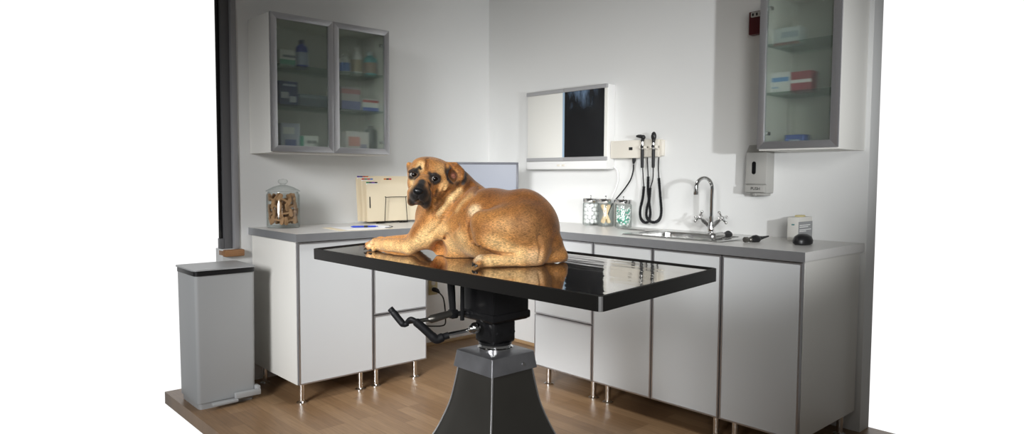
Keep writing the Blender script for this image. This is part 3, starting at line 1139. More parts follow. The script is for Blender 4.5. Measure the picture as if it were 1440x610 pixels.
hx = -.060
cords = [
    ([(903.8, 236), (904.5, 250), (905.5, 262)], [(905.5, 262), (904, 278), (900.5, 294), (901, 306), (906, 312.5), (912, 311), (914.5, 300), (913, 285), (911.5, 268), (911.5, 248)], [(911.5, 248), (911, 235), (910.5, 221)]),
    ([(918.6, 236), (918, 252), (914.5, 264)], [(914.5, 264), (913, 280), (909.5, 294), (909.5, 305), (915, 311.5), (922, 312), (928, 307), (930, 296), (928.5, 275), (926.5, 250)], [(926.5, 250), (926, 235), (926.5, 221)])]
olab = ['left scope in the wall unit with angled black head and coiled cord', 'right scope in the wall unit with upright oval black head and coiled cord']
for i in range(2):
    yy = hy[i]
    org = (hx, yy, 1.25)
    ot = thing(['otoscope', 'ophthalmoscope'][i], olab[i], 'scope', org, 'scopes on the wall unit')
    zt = at_x(903.5 if i == 0 else 919, 197 if i == 0 else 199, hx)[2]
    zc = at_x(903.5, 208, hx)[2]
    zl = at_x(903.5, 236, hx)[2]
    g = MB().lathe([(0, zl), (.0072, zl), (.0085, zl + .006), (.0090, zc - .02), (.0085, zc - .012), (.0085, zc - .008)], (hx, yy, 0), 18)
    g.lathe([(.0088, zc), (.0105, zc + .002), (.0105, zc + .012), (.0088, zc + .014)], (hx, yy, 0), 18)
    g.build('grip', M['rubber'], ot, org)
    g = MB().lathe([(.0075, zc - .010), (.0078, zc + .016), (.0072, zt), (.006, zt + .004)], (hx, yy, 0), 18)
    g.build('handle', M['chrome'], ot, org)
    g = MB()
    if i == 0:
        g.ell((hx, yy - .002, zt + .016), (.013, .015, .013))
        g.tube([(hx, yy + .008, zt + .02), (hx - .008, yy + .024, zt + .022), (hx - .012, yy + .034, zt + .022)], [.011, .0085, .005], 14)
        g.tube([(hx, yy, zt + .004), (hx, yy, zt - .006)], [.010, .0085], 14)
    else:
        g.ell((hx, yy, zt + .028), (.012, .0155, .025))
        g.tube([(hx, yy, zt + .010), (hx, yy, zt - .006)], [.010, .0085], 14)
        g.ell((hx - .010, yy, zt + .030), (.005, .010, .010))
    g.build('head', M['black'], ot, org)
    A, B_, C_ = cords[i]
    xo = -.050 - i * .014
    a3 = [tuple(at_x(px, py, hx)) if j == 0 else tuple(at_x(px, py, xo)) for j, (px, py) in enumerate(A)]
    b3 = [tuple(at_x(px, py, xo if j < len(B_) / 2 else -.035 - .01 * i)) for j, (px, py) in enumerate(B_)]
    c3 = [tuple(at_x(px, py, -.030)) for px, py in C_]
    g = MB()
    g.tube(spline(a3, 5), .0030, 8)
    g.tube(spline([b3[-1]] + c3[1:], 5), .0034, 8)
    P, R = coil(spline(b3, 10), .0075)
    g.tube(P, R, 8)
    g.build('cord', M['rubber'], ot, org)
g = MB()
P0 = at_x(891.5, 223, -.024)
g.tube([(P0[0], P0[1], 1.292), (P0[0], P0[1], 1.272), (P0[0], P0[1] + .003, 1.255)], [.010, .010, .0045], 12)
pc_ = [tuple(at_x(px, py, -.024)) for px, py in ((891, 231), (890.5, 240), (887, 252), (880, 263), (873, 272), (867, 279), (861, 287), (856, 297), (853, 308))]
g.tube(spline(pc_, 6), .0042, 8)
tag(g.build('hanging_lead', M['rubber'], None, (P0[0], P0[1], 1.25)), 'black power cord hanging from cream wall unit down behind the glass jars', 'cord')

# ------------------------------------------------------------------ three apothecary jars
jl = ['glass jar of white cotton balls with chrome lid, leftmost of three', 'glass jar of wooden sticks with chrome lid, middle of three', 'glass jar of green and white swabs with chrome lid, rightmost of three']
jpos = [(-.085, -1.020), (-.090, -1.137), (-.095, -1.268)]
JR, JH = .0465, .132
jp = None
for i, (x, y) in enumerate(jpos):
    org = (x, y, TOPZ)
    if jp is None:
        o = thing('storage_jar', jl[0], 'jar', org, 'glass jars on the right worktop')
        MB().lathe([(0, .001), (JR - .003, .001), (JR, .005), (JR, JH - .008), (JR - .004, JH), (JR - .006, JH), (JR - .0028, JH - .009), (JR - .0028, .007), (0, .006)], org, 36).build('body', M['glass'], o, org)
        lid = MB().lathe([(0, JH + .001), (JR - .001, JH + .001), (JR, JH + .003), (JR, JH + .022), (JR - .003, JH + .025), (0, JH + .026)], org, 36).build('lid', M['chrome'], o, org)
        MB().lathe([(.003, JH + .026), (.0028, JH + .036), (.005, JH + .041), (0, JH + .045)], org, 14).build('knob', M['chrome'], lid, org)
        jp = o
    else:
        o = dup(jp)
        o.location = org
        o['label'] = jl[i]
# contents
g = MB()
g.ell((0, 0, 0), .0136, u=14, v=10)
for v in g.bm.verts:
    v.co *= 1 + .07 * math.sin(v.co.x * 700) * math.cos(v.co.y * 610 + v.co.z * 500)
ball = g.build('cotton_ball', M['cotton'])
nbal = 0
for lay in range(5):
    for kx in range(6 if lay < 5 else 3):
        a = 2 * PI * (kx + .5 * (lay % 2)) / 6
        bo = ball if nbal == 0 else dup(ball)
        nbal += 1
        rr = .0270
        bo.location = (jpos[0][0] + rr * math.cos(a), jpos[0][1] + rr * math.sin(a), TOPZ + .0225 + lay * .0230)
        bo.rotation_euler = (random.uniform(0, 6), random.uniform(0, 6), 0)
        tag(bo, 'white cotton ball inside the leftmost glass jar', 'cotton ball', 'cotton balls in the jar')
g = MB()
pts = []
for a in range(0, 181, 20):
    pts.append((.0078 * math.cos(math.radians(a)), .048 + .0078 * math.sin(math.radians(a))))
for a in range(180, 361, 20):
    pts.append((.0078 * math.cos(math.radians(a)), -.048 + .0078 * math.sin(math.radians(a))))
g.prism(pts, -.0009, .0009, 'y')
stk = g.build('wooden_stick', M['stick'])
for i in range(16):
    bo = stk if i == 0 else dup(stk)
    s_ = 1 if i % 2 else -1
    yy = -.024 + .0032 * i
    # crossed sticks, seen face on from the room
    bo.matrix_world = Matrix.Translation((jpos[1][0] - yy * .67, jpos[1][1] - yy * .74, TOPZ + .071)) @ Matrix.Rotation(-.74, 4, 'Z') @ Matrix.Rotation(s_ * math.radians(17 + (i % 5) * 1.5), 4, 'Y') @ Matrix.Rotation(random.uniform(-.04, .04), 4, 'X')
    bo.scale = (1.0, 1, 1.0)
    tag(bo, 'pale wooden tongue depressor leaning inside the middle glass jar', 'wooden stick', 'wooden sticks in the jar')
g = MB()
g.cyl((0, 0, -.028), (0, 0, .028), .0016, seg=8, mi=0)
g.ell((0, 0, .030), (.0034, .0034, .006), 1, u=10, v=8)
g.ell((0, 0, -.030), (.0034, .0034, .006), 1, u=10, v=8)
swb = thing('swab', 'green-stemmed white-tipped swab inside the rightmost glass jar', 'swab', (0, 0, 0), 'swabs in the jar')
MB().cyl((0, 0, -.017), (0, 0, .017), .0025, seg=8).build('stem', M['swab_green'], swb)
g = MB()
g.ell((0, 0, .0185), (.0042, .0042, .0065), u=10, v=8)
g.ell((0, 0, -.0185), (.0042, .0042, .0065), u=10, v=8)
g.build('cotton_tip', M['cotton'], swb)
for i in range(76):
    bo = swb if i == 0 else dup(swb)
    a = 2 * PI * ((i * .618) % 1)
    rr = .0325 if i % 4 else .014
    z = TOPZ + .024 + .075 * (i / 75.)
    bo.matrix_world = Matrix.Translation((jpos[2][0] + rr * math.cos(a), jpos[2][1] + rr * math.sin(a), z)) @ Matrix.Rotation(a + PI / 2, 4, 'Z') @ Matrix.Rotation(random.uniform(.3, 1.9), 4, 'Y')

# tweezers
tw = at_z(889, 324, TOPZ)
org = (-.21, -1.415, TOPZ)
Tt = Matrix.Translation(org) @ Matrix.Rotation(math.radians(93), 4, 'Z')
g = MB(Tt)
for s_ in (-1, 1):
    g.tube([(-.085, s_ * .001, .004), (-.03, s_ * .006, .004), (.03, s_ * .0055, .004), (.09, s_ * .001, .004)], [.0025, .0035, .003, .0012], 8)
g.build('tweezers', M['steel'], None, org)
tag(bpy.data.objects['tweezers'], 'thin steel tweezers lying on the worktop in front of the swab jar', 'tweezers')

# ------------------------------------------------------------------ sink and tap
org = (-.26, -1.825, .78)
sk = thing('sink', 'stainless steel inset sink in the right worktop', 'sink', (-.26, -1.825, TOPZ))
org = (-.26, -1.825, TOPZ)
g = MB()
ox0, ox1, oy0, oy1 = -.475, -.050, -2.100, -1.548
# rim as four strips, bowl as nested walls
bx0, bx1, by0, by1 = -.435, -.165, -2.03, -1.60
zt_ = TOPZ + .004
def ring(a, b_, za, zb_):
    for k in range(len(a)):
        k2 = (k + 1) % len(a)
        g.bm.faces.new([g.bm.verts.new((*q, z)) for q, z in ((a[k], za), (a[k2], za), (b_[k2], zb_), (b_[k], zb_))])
def rrect(x0, x1, y0_, y1_, r, n=5):
    out = []
    for cx, cy, a0 in ((x1 - r, y1_ - r, 0), (x0 + r, y1_ - r, 90), (x0 + r, y0_ + r, 180), (x1 - r, y0_ + r, 270)):
        for i in range(n):
            a = math.radians(a0 + 90 * i / (n - 1))
            out.append((cx + r * math.cos(a), cy + r * math.sin(a)))
    return out
A = rrect(ox0, ox1, oy0, oy1, .02)
B_ = rrect(ox0 + .008, ox1 - .008, oy0 + .008, oy1 - .008, .016)
C_ = rrect(bx0 - .006, bx1 + .006, by0 - .006, by1 + .006, .045)
D_ = rrect(bx0, bx1, by0, by1, .042)
E_ = rrect(bx0 + .008, bx1 - .008, by0 + .008, by1 - .008, .05)
F_ = rrect(bx0 + .03, bx1 - .03, by0 + .03, by1 - .03, .05)
G_ = rrect((bx0 + bx1) / 2 - .02, (bx0 + bx1) / 2 + .02, (by0 + by1) / 2 - .02, (by0 + by1) / 2 + .02, .0199)
ring(A, B_, TOPZ + .0005, zt_ + .002)
ring(B_, C_, zt_ + .002, zt_)
ring(C_, D_, zt_, zt_ - .006)
ring(D_, E_, zt_ - .006, TOPZ - .135)
ring(E_, F_, TOPZ - .135, TOPZ - .15)
ring(F_, G_, TOPZ - .15, TOPZ - .152)
ring(G_, [((bx0 + bx1) / 2, (by0 + by1) / 2)] * len(G_), TOPZ - .154, TOPZ - .155)
bmesh.ops.remove_doubles(g.bm, verts=g.bm.verts[:], dist=1e-5)
g.build('basin', M['steel'], sk, org)
g = MB().lathe([(0, 0), (.022, 0), (.024, .003), (.016, .005), (0, .003)], ((bx0 + bx1) / 2, (by0 + by1) / 2, TOPZ - .152), 20)
g.build('drain', M['chrome'], sk, org)

fb = at_x(1000, 322, -.11)
fx, fyy = -.11, fb[1]
org = (fx, fyy, zt_)
tap = thing('tap', 'chrome gooseneck tap with two cross handles behind the sink', 'tap', org)
zh = lambda py: at_x(1000, py, fx)[2]
zz = zt_
g = MB()
g.lathe([(0, zz), (.026, zz), (.026, zz + .006), (.018, zz + .012), (.017, zz + .04), (.013, zz + .05), (.013, zz + .06), (.0105, zz + .065)], (fx, fyy, 0), 24)
g.build('body', M['chrome'], tap, org)
ztop_ = zh(250)
Rr = .052
dirx, diry = Vector((-.97, .25)).normalized()
pts = [(fx, fyy, zz + .055), (fx, fyy, ztop_ - Rr - .03), (fx, fyy, ztop_ - Rr)]
for a in range(15, 181, 15):
    q = math.radians(a)
    pts.append((fx + dirx * Rr * (1 - math.cos(q)), fyy + diry * Rr * (1 - math.cos(q)), ztop_ - Rr + Rr * math.sin(q)))
pts.append((fx + dirx * 2 * Rr, fyy + diry * 2 * Rr, ztop_ - Rr - .02))
g = MB()
g.tube(pts, .0095, 16)
ee = Vector(pts[-1])
g.tube([ee + Vector((0, 0, .004)), ee + Vector((0, 0, -.010))], .0125, 16)
g.tube([(fx, fyy, zz + .058), (fx, fyy, zz + .085)], [.013, .0115], 16)
g.build('spout', M['chrome'], tap, org)
for s_ in (-1, 1):
    g = MB()
    a = Vector((fx, fyy, zz + .030))
    d = Vector((-.1, s_ * .80, .62)).normalized()
    g.tube([a, a + d * .05, a + d * .066], [.012, .011, .008], 14)
    h = a + d * .080
    u = d.cross(Vector((1, 0, 0))).normalized()
    v_ = d.cross(u).normalized()
    g.ell(h, .0125)
    for dd in (u, -u, v_, -v_):
        dd = (dd * .9 + d * .15).normalized()
        g.tube([h, h + dd * .028], [.0065, .0050], 10)
        g.ell(h + dd * .031, .0080)
    g.tube([h, h + d * .012], [.006, .004], 10)
    g.build('cross_handle', M['chrome'], tap, org)

# ------------------------------------------------------------------ loose scopes and box on the right worktop
A_ = Vector(at_z(999, 338.5, TOPZ + .0))
A_ = Vector((-.435, -2.035, TOPZ + .0165 + .004))
B_ = A_ + Vector((.155, .012, 0))
d = (B_ - A_).normalized()
sc1 = thing('scope_handle', 'steel battery handle with black head lying at the sink edge', 'scope', (A_.x, A_.y, TOPZ + .004))
org = (A_.x, A_.y, TOPZ + .004)
g = MB()
g.tube([A_, A_ + d * .003, A_ + d * .090, A_ + d * .094, A_ + d * .1], [.0135, .0158, .0158, .014, .0125], 24)
g.build('handle', M['steel'], sc1, org)
g = MB()
g.tube([A_ - d * .0012, A_ + d * .001], .006, 14)
g.build('end_button', M['white'], sc1, org)
g = MB()
g.tube([A_ + d * .098, A_ + d * .125, A_ + d * .14, A_ + d * .17, A_ + d * .178], [.012, .0125, .015, .013, .006], 18)
g.ell(A_ + d * .15 + Vector((0, 0, .010)), (.018, .010, .008))
g.build('head', M['black'], sc1, org)

q0 = Vector((-.39, -2.165, TOPZ + .013))
d = Vector((.80, -.16, 0)).normalized()
sc2 = thing('loose_otoscope', 'black otoscope head with pointed ear cone lying right of the sink', 'scope', (q0.x, q0.y, TOPZ))
org = (q0.x, q0.y, TOPZ)
e_ = Vector((-d.y, d.x, 0))
g = MB()
g.tube([q0, q0 + d * .016, q0 + d * .022], [.012, .012, .008], 16)
g.ell(q0 + d * .036 + Vector((0, 0, -.001)), (.011, .011, .011))
g.build('coupling', M['steel_dark'], sc2, org)
g = MB()
g.tube([q0 + d * .04, q0 + d * .055, q0 + d * .072, q0 + d * .088, q0 + d * .097], [.010, .016, .0185, .014, .008], 18)
g.build('head', M['black'], sc2, org)
g = MB()
up = Vector((0, 0, .10))
g.tube([q0 + d * .088 + up * .02, q0 + d * .115 + up * .04, q0 + d * .155 + up * .09], [.011, .0065, .0032], 14)
g.build('ear_cone', M['black'], sc2, org)

bxr = thing('glove_box', 'upright white and grey box beside the wall at the right end of worktop', 'box', (-.075, -2.258, TOPZ))
org = (-.075, -2.258, TOPZ)
hb = .106
g = MB().box((-.145, -2.285, TOPZ + .0005), (-.005, -2.235, TOPZ + hb), .002)
g.build('body', flat('box_cream', (.62, .61, .57)), bxr, org)
g = MB().box((-.143, -2.2862, TOPZ + .006), (-.006, -2.2850, TOPZ + hb - .02))
g.build('side_print', flat('box_grey', (.27, .275, .28)), bxr, org)
g = MB()
for k_, (z_, x1_) in enumerate(((.070, -.03), (.062, -.05), (.050, -.02), (.043, -.07))):
    g.box((-.135, -2.2870, TOPZ + z_ - .0016), (x1_, -2.2861, TOPZ + z_ + .0016))
g.build('printed_lines', M['white'], bxr, org)
g = MB().box((-.1462, -2.268, TOPZ + .07), (-.1449, -2.255, TOPZ + .076))
g.build('printed_mark', flat('teal_mark', (.1, .25, .25)), bxr, org)
g = MB().box((-.10, -2.275, TOPZ + hb - .001), (-.05, -2.245, TOPZ + hb + .008), .004)
g.build('tissue', flat('tissue_yellow', (.55, .48, .25)), bxr, org)

bp_ = (-.27, -2.365, TOPZ)
g = MB()
prof = [(0, 0), (.034, .0), (.042, .006), (.043, .018), (.036, .034), (.020, .044), (0, .047)]
g.lathe(prof, bp_, 28, sx=1.3, sy=.85)
hd = g.build('hand_bell', M['black'], None, bp_)
hd.name = 'rounded_case'
tag(hd, 'small rounded black case at the right end of the worktop', 'case')

# ------------------------------------------------------------------ soap dispenser and alarm
dd_ = .075
ya, yb = at_x(1049, 235, -dd_)[1], at_x(1078, 235, -dd_)[1]
zt1 = at_x(1062, 204, -.03)[2]
z_sh = at_x(1050, 214, -dd_)[2]
z_b = at_x(1048, 271, -dd_)[2]
dsp = thing('soap_dispenser', 'grey wall soap dispenser with push bar below the right cabinet', 'dispenser', (0, (ya + yb) / 2, z_b))
org = (0, (ya + yb) / 2, z_b)
zp = at_x(1062, 259, -dd_)[2]
g = MB()
g.prism([(-.001, z_b), (-dd_ + .004, z_b), (-dd_ + .004, zp), (-dd_, zp), (-dd_ + .002, z_sh), (-.045, zt1), (-.001, zt1)], yb, ya, 'y', bevel=.003) if False else None
t_ = MB()
prof = [(-.001, z_b), (-dd_ + .006, z_b), (-dd_ + .006, zp - .002), (-dd_ - .002, zp + .002), (-dd_, z_sh), (-.050, zt1), (-.001, zt1)]
t_.prism(prof, yb, ya, 'y', bevel=.0025)
t_.build('shell', M['shell'], dsp, org)
zw0, zw1 = at_x(1061, 245, -dd_)[2], at_x(1061, 227, -dd_)[2]
yw = at_x(1060.5, 236, -dd_)[1]
g = MB()
n = 8
rw = .0095
pts = [(yw + rw * math.cos(PI * i / n), zw1 - rw + rw * math.sin(PI * i / n)) for i in range(n + 1)] + [(yw + rw * math.cos(PI + PI * i / n), zw0 + rw + rw * math.sin(PI + PI * i / n)) for i in range(n + 1)]
g.prism(pts, -dd_ - .0032, -dd_ + .002, 'x')
g.build('sight_window', M['winpane'], dsp, org)
g = MB().box((-dd_ - .010, yb + .004, z_b + .004), (-dd_ + .008, ya - .001, zp - .004), .003)
pb = g.build('push_bar', M['shell'], dsp, org)
Rt = Matrix(((0, 0, -1), (-1, 0, 0), (0, 1, 0))).to_4x4()
text_mesh('lettering', 'PUSH', .020, Matrix.Translation((-dd_ - .0104, (ya + yb) / 2 - .004, (z_b + zp) / 2)) @ Rt, M['black'], pb, org)
g = MB()
g.box((-dd_ + .012, yb + .012, z_b - .012), (-.002, ya - .03, z_b + .001), .004)
g.cyl((-dd_ + .02, ya - .045, z_b), (-dd_ + .02, ya - .045, z_b - .012), .009, seg=16)
g.build('nozzle', M['shell'], dsp, org)

al = thing('fire_alarm', 'small dark red alarm box high on the wall behind the right cabinet', 'alarm', (0, -1.99, 1.862))
org = (0, -1.99, 1.862)
a1 = at_x(1057, 30, -.0)[1]
g = MB().box((-.035, a1 - .11, 1.865), (.002, a1 - .004, 1.974), .004)
g.build('body', M['red'], al, org)
g = MB().box((-.044, a1 - .105, 1.945), (-.033, a1 - .018, 1.969), .003)
g.build('strobe_lens', M['lens'], al, org)
g = MB()
for q in (-.03, -.05, -.07):
    g.box((-.0452, a1 + q - .004, 1.950), (-.0438, a1 + q + .004, 1.963))
g.build('lens_bars', M['black'], al, org)

# ------------------------------------------------------------------ pedal bin
bxa, bxb, bya, byb = -2.075, -1.790, -.32, -.055
org = ((bxa + bxb) / 2, (bya + byb) / 2, FZ)
bn = thing('pedal_bin', 'tall pale grey pedal bin under the window at the far left', 'bin', org)
ztb = at_y(358, 373, bya)[2]
def rr_prism(g, x0, x1, y0_, y1_, z0, z1, r, taper=0., mi=0):
    A = rrect(x0 + taper, x1 - taper, y0_ + taper, y1_ - taper, r, 6)
    B2 = rrect(x0, x1, y0_, y1_, r, 6)
    va = [g.bm.verts.new((*p, z0)) for p in A]
    vb = [g.bm.verts.new((*p, z1)) for p in B2]
    for k in range(len(A)):
        k2 = (k + 1) % len(A)
        g.bm.faces.new((va[k], va[k2], vb[k2], vb[k]))
    g.bm.faces.new(va[::-1])
    g.bm.faces.new(vb)
g = MB()
rr_prism(g, bxa, bxb, bya, byb, FZ + .03, ztb - .028, .018, .004)
rr_prism(g, bxa + .012, bxb - .012, bya + .008, byb - .008, FZ, FZ + .03, .018)
g.build('body', M['bin'], bn, org)
g = MB()
rr_prism(g, bxa - .002, bxb + .002, bya - .004, byb + .004, ztb - .030, ztb - .006, .020)
tag(g.build('rim', M['black'], bn, org), 'black rim', None)
g = MB()
rr_prism(g, bxa - .008, bxb + .008, bya - .010, byb + .008, ztb - .006, ztb, .024)
g.build('lid', M['bin'], bn, org)
g = MB()
g.box((bxa + .17, bya - .03, FZ + .028), (bxb + .010, bya - .004, FZ + .056), .004)
g.box((bxb - .010, bya - .02, FZ + .028), (bxb + .012, bya + .03, FZ + .070), .005)
g.box((bxa + .06, bya - .04, FZ + .016), (bxa + .18, bya - .006, FZ + .030), .004)
g.build('pedal', M['bin'], bn, org)

# ------------------------------------------------------------------ examination table
TC = Vector((-1.747, -2.062, .930))
rx_, ry_, rz_ = math.radians(.47), math.radians(-1.64), math.radians(3.06)
TR = (Matrix.Rotation(rz_, 4, 'Z') @ Matrix.Rotation(ry_, 4, 'Y') @ Matrix.Rotation(rx_, 4, 'X'))
TT = Matrix.Translation(TC) @ TR
TN = (TR @ Vector((0, 0, 1))).normalized()
LA, LB = 1.248, .530
PCX, PCY = -1.738, -2.070
tor = (PCX, PCY, FZ)
tab = thing('examination_table', 'steel examination table, rim coloured as dark reflection, with flared pedestal in the room centre', 'table', tor)


def rring(g, T, a, b_, za, zb_):
    n = len(a)
    for k in range(n):
        k2 = (k + 1) % n
        g.bm.faces.new([g.bm.verts.new(T @ Vector((*q, z))) for q, z in ((a[k], za), (a[k2], za), (b_[k2], zb_), (b_[k], zb_))])


RO = rrect(-LB / 2, LB / 2, -LA / 2, LA / 2, .016, 7)
RI = rrect(-LB / 2 + .004, LB / 2 - .004, -LA / 2 + .004, LA / 2 - .004, .012, 7)
RJ = rrect(-LB / 2 + .007, LB / 2 - .007, -LA / 2 + .007, LA / 2 - .007, .010, 7)
SURF = -.004
g = MB()
vs = [g.bm.verts.new(TT @ Vector((*p, SURF))) for p in RJ]
g.bm.faces.new(vs)
v2 = [g.bm.verts.new(TT @ Vector((*p, SURF - .008))) for p in RJ]
g.bm.faces.new(v2[::-1])
for k in range(len(vs)):
    g.bm.faces.new((vs[k], vs[(k + 1) % len(vs)], v2[(k + 1) % len(vs)], v2[k]))
tt = tag(g.build('tabletop', M['tabletop'], tab, tor), 'polished reflective steel top', None)
g = MB()
rring(g, TT, RO, RO, -.036, -.001)
rring(g, TT, RO, RI, -.001, 0)
rring(g, TT, RI, RJ, 0, 0)
rring(g, TT, RJ, RJ, 0, -.006)
rring(g, TT, RO, RJ, -.036, -.036)
bmesh.ops.remove_doubles(g.bm, verts=g.bm.verts[:], dist=1e-6)
g.build('edge_rim', M['table_edge'], tt, tor, sharp=60)
g = MB(TT)
g.box((-LB / 2 + .01, -LA / 2 + .01, -.030), (LB / 2 - .01, LA / 2 - .01, -.013))
g.build('underside', M['black_paint'], tt, tor)
# bright strips added as highlights on the rounded rim corners
for cx_, cy_ in ((-1, -1), (1, -1), (-1, 1), (1, 1)):
    g = MB(TT)
    c0 = Vector((cx_ * (LB / 2 - .016), cy_ * (LA / 2 - .016)))
    a0 = math.degrees(math.atan2(cy_, cx_)) - 18
    arc0 = [(c0.x + .0166 * math.cos(math.radians(a0 + 36 * i / 6)), c0.y + .0166 * math.sin(math.radians(a0 + 36 * i / 6))) for i in range(7)]
    arc1 = [(c0.x + .0152 * math.cos(math.radians(a0 + 36 * i / 6)), c0.y + .0152 * math.sin(math.radians(a0 + 36 * i / 6))) for i in range(6, -1, -1)]
    g.prism(arc0 + arc1, -.035, -.002, 'z')
    tag(g.build('corner_highlight', M['seam'], tt, tor), 'bright strip added as corner highlight', None)

# lift housing
hs = .075
g = MB()
g.box((PCX - hs, PCY - hs, .738), (PCX + hs, PCY + hs, .897), .008)
g.box((PCX - hs - .004, PCY - hs - .004, .742), (PCX + hs + .004, PCY + hs + .004, .768), .006)
g.box((PCX - .17, PCY - .10, .885), (PCX + .17, PCY + .10, .898), .004)
g.build('lift_housing', M['black_paint'], tab, tor)
g = MB()
g.box((PCX - .047, PCY - .047, .664), (PCX + .047, PCY + .047, .741), .012, 3)
g.cyl((PCX, PCY, .660), (PCX, PCY, .668), .052, seg=32)
for q in (-.03, .03):
    g.cyl((PCX - .046, PCY + q, .70), (PCX - .052, PCY + q, .70), .007, seg=6)
    g.cyl((PCX + q, PCY - .046, .70), (PCX + q, PCY - .052, .70), .007, seg=6)
lh = g.build('pump_body', M['black_paint'], tab, tor)
g = MB()
g.lathe([(.050, .668), (.050, .652), (.056, .650), (.056, .641), (0, .641)], (PCX, PCY, 0), 36)
g.build('collar', M['chrome'], tab, tor)


def sq(h, r=.008):
    return [(PCX + x, PCY + y) for x, y in rrect(-h, h, -h, h, r, 4)]


g = MB()
I4 = Matrix.Identity(4)
prof = [(.030, .6412), (.080, .6405), (.0865, .637), (.094, .586), (.090, .584), (.06, .584)]
for (h0, z0), (h1, z1) in zip(prof, prof[1:]):
    rring(g, I4, sq(h0, .004), sq(h1, .004), z0, z1)
bmesh.ops.remove_doubles(g.bm, verts=g.bm.verts[:], dist=1e-6)
bc = g.build('base_cap', M['cap_steel'], tab, tor)
g = MB()
g.cyl((PCX + .035, PCY - .0915, .605), (PCX + .035, PCY - .0945, .605), .0055, seg=14)
g.build('screw', M['seam'], bc, tor)
prof = [(.082, .590), (.0855, .565), (.0925, .52), (.101, .475), (.116, .425), (.137, .37), (.172, .305), (.213, .24), (.252, .17), (.278, .105), (.284, .065)]
def interp(prof, n=40):
    zs = [p[1] for p in prof]; hs_ = [p[0] for p in prof]
    P = spline([(h, 0, z) for h, z in prof], 5)
    return [(p.x, p.z) for p in P]
pf = interp(prof)
g = MB()
for (h0, z0), (h1, z1) in zip(pf, pf[1:]):
    rring(g, I4, sq(h0, .004), sq(h1, .004), z0, z1)
bmesh.ops.remove_doubles(g.bm, verts=g.bm.verts[:], dist=1e-6)
bs = g.build('base_shroud', M['steel_dark'], tab, tor, sharp=50)
for sx_, sy_ in ((-1, -1), (1, -1), (-1, 1), (1, 1)):
    g = MB()
    g.tube([(PCX + sx_ * (h - .0012), PCY + sy_ * (h - .0012), z) for h, z in pf], .0034, 8)
    tag(g.build('corner_seam', M['seam'], bs, tor), 'bright steel corner seam', None)

# foot levers: shafts run towards the left of the table, pedals rise from their ends
DL = 2.13
def lp(px, py, D=DL):
    return Vector(at_d(px, py, D))
g = MB()
pA, pB = lp(634, 396, 2.12), lp(637, 441, 2.12)
g.tube([pA, pA.lerp(pB, .4), pB], [.0125, .012, .010], 12)
g.box(pB - Vector((.013, .013, .014)), pB + Vector((.013, .013, .014)), .005)
g.tube([lp(637, 441, 2.12), lp(656, 440, 2.14)], .008, 10)
g.tube([lp(650, 398, 2.12), lp(650, 450, 2.13)], [.006, .007], 10)
g.build('lever_bracket', M['black_paint'], tab, tor)
g = MB()
s0, s1, s2, s3 = lp(636, 440, 2.115), lp(612, 447, 2.085), lp(606, 448.5, 2.08), lp(574, 453, 2.055)
g.tube([s0, s1, s2, lp(602, 449, 2.077)], [.0105, .0125, .0125, .007], 14)
g.tube([lp(603, 449, 2.077), s3], [.0065, .0055], 12)
up1 = g.build('foot_lever', M['steel_dark'], tab, tor)
tag(up1, 'upper steel foot lever', None)
g = MB()
k1 = [lp(574, 454, 2.052), lp(568, 456, 2.050), lp(562, 450, 2.052), lp(554, 440, 2.054), lp(548.5, 433.5, 2.056)]
g.tube(spline(k1, 5), [.0085] * 6 + [.0105] * 10 + [.0095] * 5, 12)
for t_ in range(5):
    pt = lp(552 + t_ * 3.6, 437.5 + t_ * 4.3, 2.047)
    g.ell(pt, .003, u=8, v=6)
g.build('grip', M['rubber'], up1, tor)
g = MB()
g.tube([lp(664, 462, 2.12), lp(655, 465, 2.105), lp(628, 470.5, 2.06)], [.007, .006, .006], 12)
g.ell(lp(668, 461, 2.11), .018)
g.ell(lp(664, 462, 2.105), .013)
lo1 = g.build('foot_lever', M['steel'], tab, tor)
tag(lo1, 'lower steel foot lever', None)
g = MB()
k2 = [lp(631, 471, 2.05), lp(622, 474, 2.045), lp(614, 477, 2.040), lp(606, 471, 2.036), lp(594, 460, 2.032), lp(583, 451, 2.030), lp(577, 449, 2.032), lp(573, 453, 2.040)]
g.tube(spline(k2, 5), [.0105] * 5 + [.0135] * 10 + [.0125] * 10 + [.008] * 11, 12)
g.build('grip', M['rubber'], lo1, tor)

# ------------------------------------------------------------------ the dog
RH = np.array([0.7378, -0.6750, 0.]); RH /= np.linalg.norm(RH)
FH = np.array([0.6750, 0.7378, 0.]); FH /= np.linalg.norm(FH)
ZH = np.array([0., 0., 1.])
BASIS = np.array([RH, FH, ZH])             # rows: s (towards the rump), t (away from the room), z
DOG0 = np.array([PCX, PCY, .926])
TNn = np.array(TN); TCn = np.array(TC) + TNn * (SURF + .0008)


def loc(px, py, D):
    return BASIS @ (at_d(px, py, D) - DOG0)


def rot_axes(yaw=0, pitch=0, roll=0):
    """columns = local axes in dog frame; roll turns in the s-z plane, yaw in s-t, pitch in t-z"""
    e = Matrix.Rotation(math.radians(yaw), 3, 'Z') @ Matrix.Rotation(math.radians(roll), 3, 'Y') @ Matrix.Rotation(math.radians(pitch), 3, 'X')
    return np.array(e)


h = .0025
LO = np.array([-.50, -.24, -.03]); HI = np.array([.30, .42, .36])
N = np.ceil((HI - LO) / h).astype(int)
ax_ = [LO[i] + h * np.arange(N[i]) for i in range(3)]
FIELD = np.full(N, .2, np.float32)


def window(c, R):
    sl = []
    for i in range(3):
        a = int(max(0, math.floor((c[i] - R[i] - LO[i]) / h)))
        b2 = int(min(N[i], math.ceil((c[i] + R[i] - LO[i]) / h) + 1))
        if b2 <= a:
            return None
        sl.append(slice(a, b2))
    return tuple(sl)


def grids(sl):
    return np.meshgrid(*[ax_[i][sl[i]].astype(np.float32) for i in range(3)], indexing='ij', sparse=True)


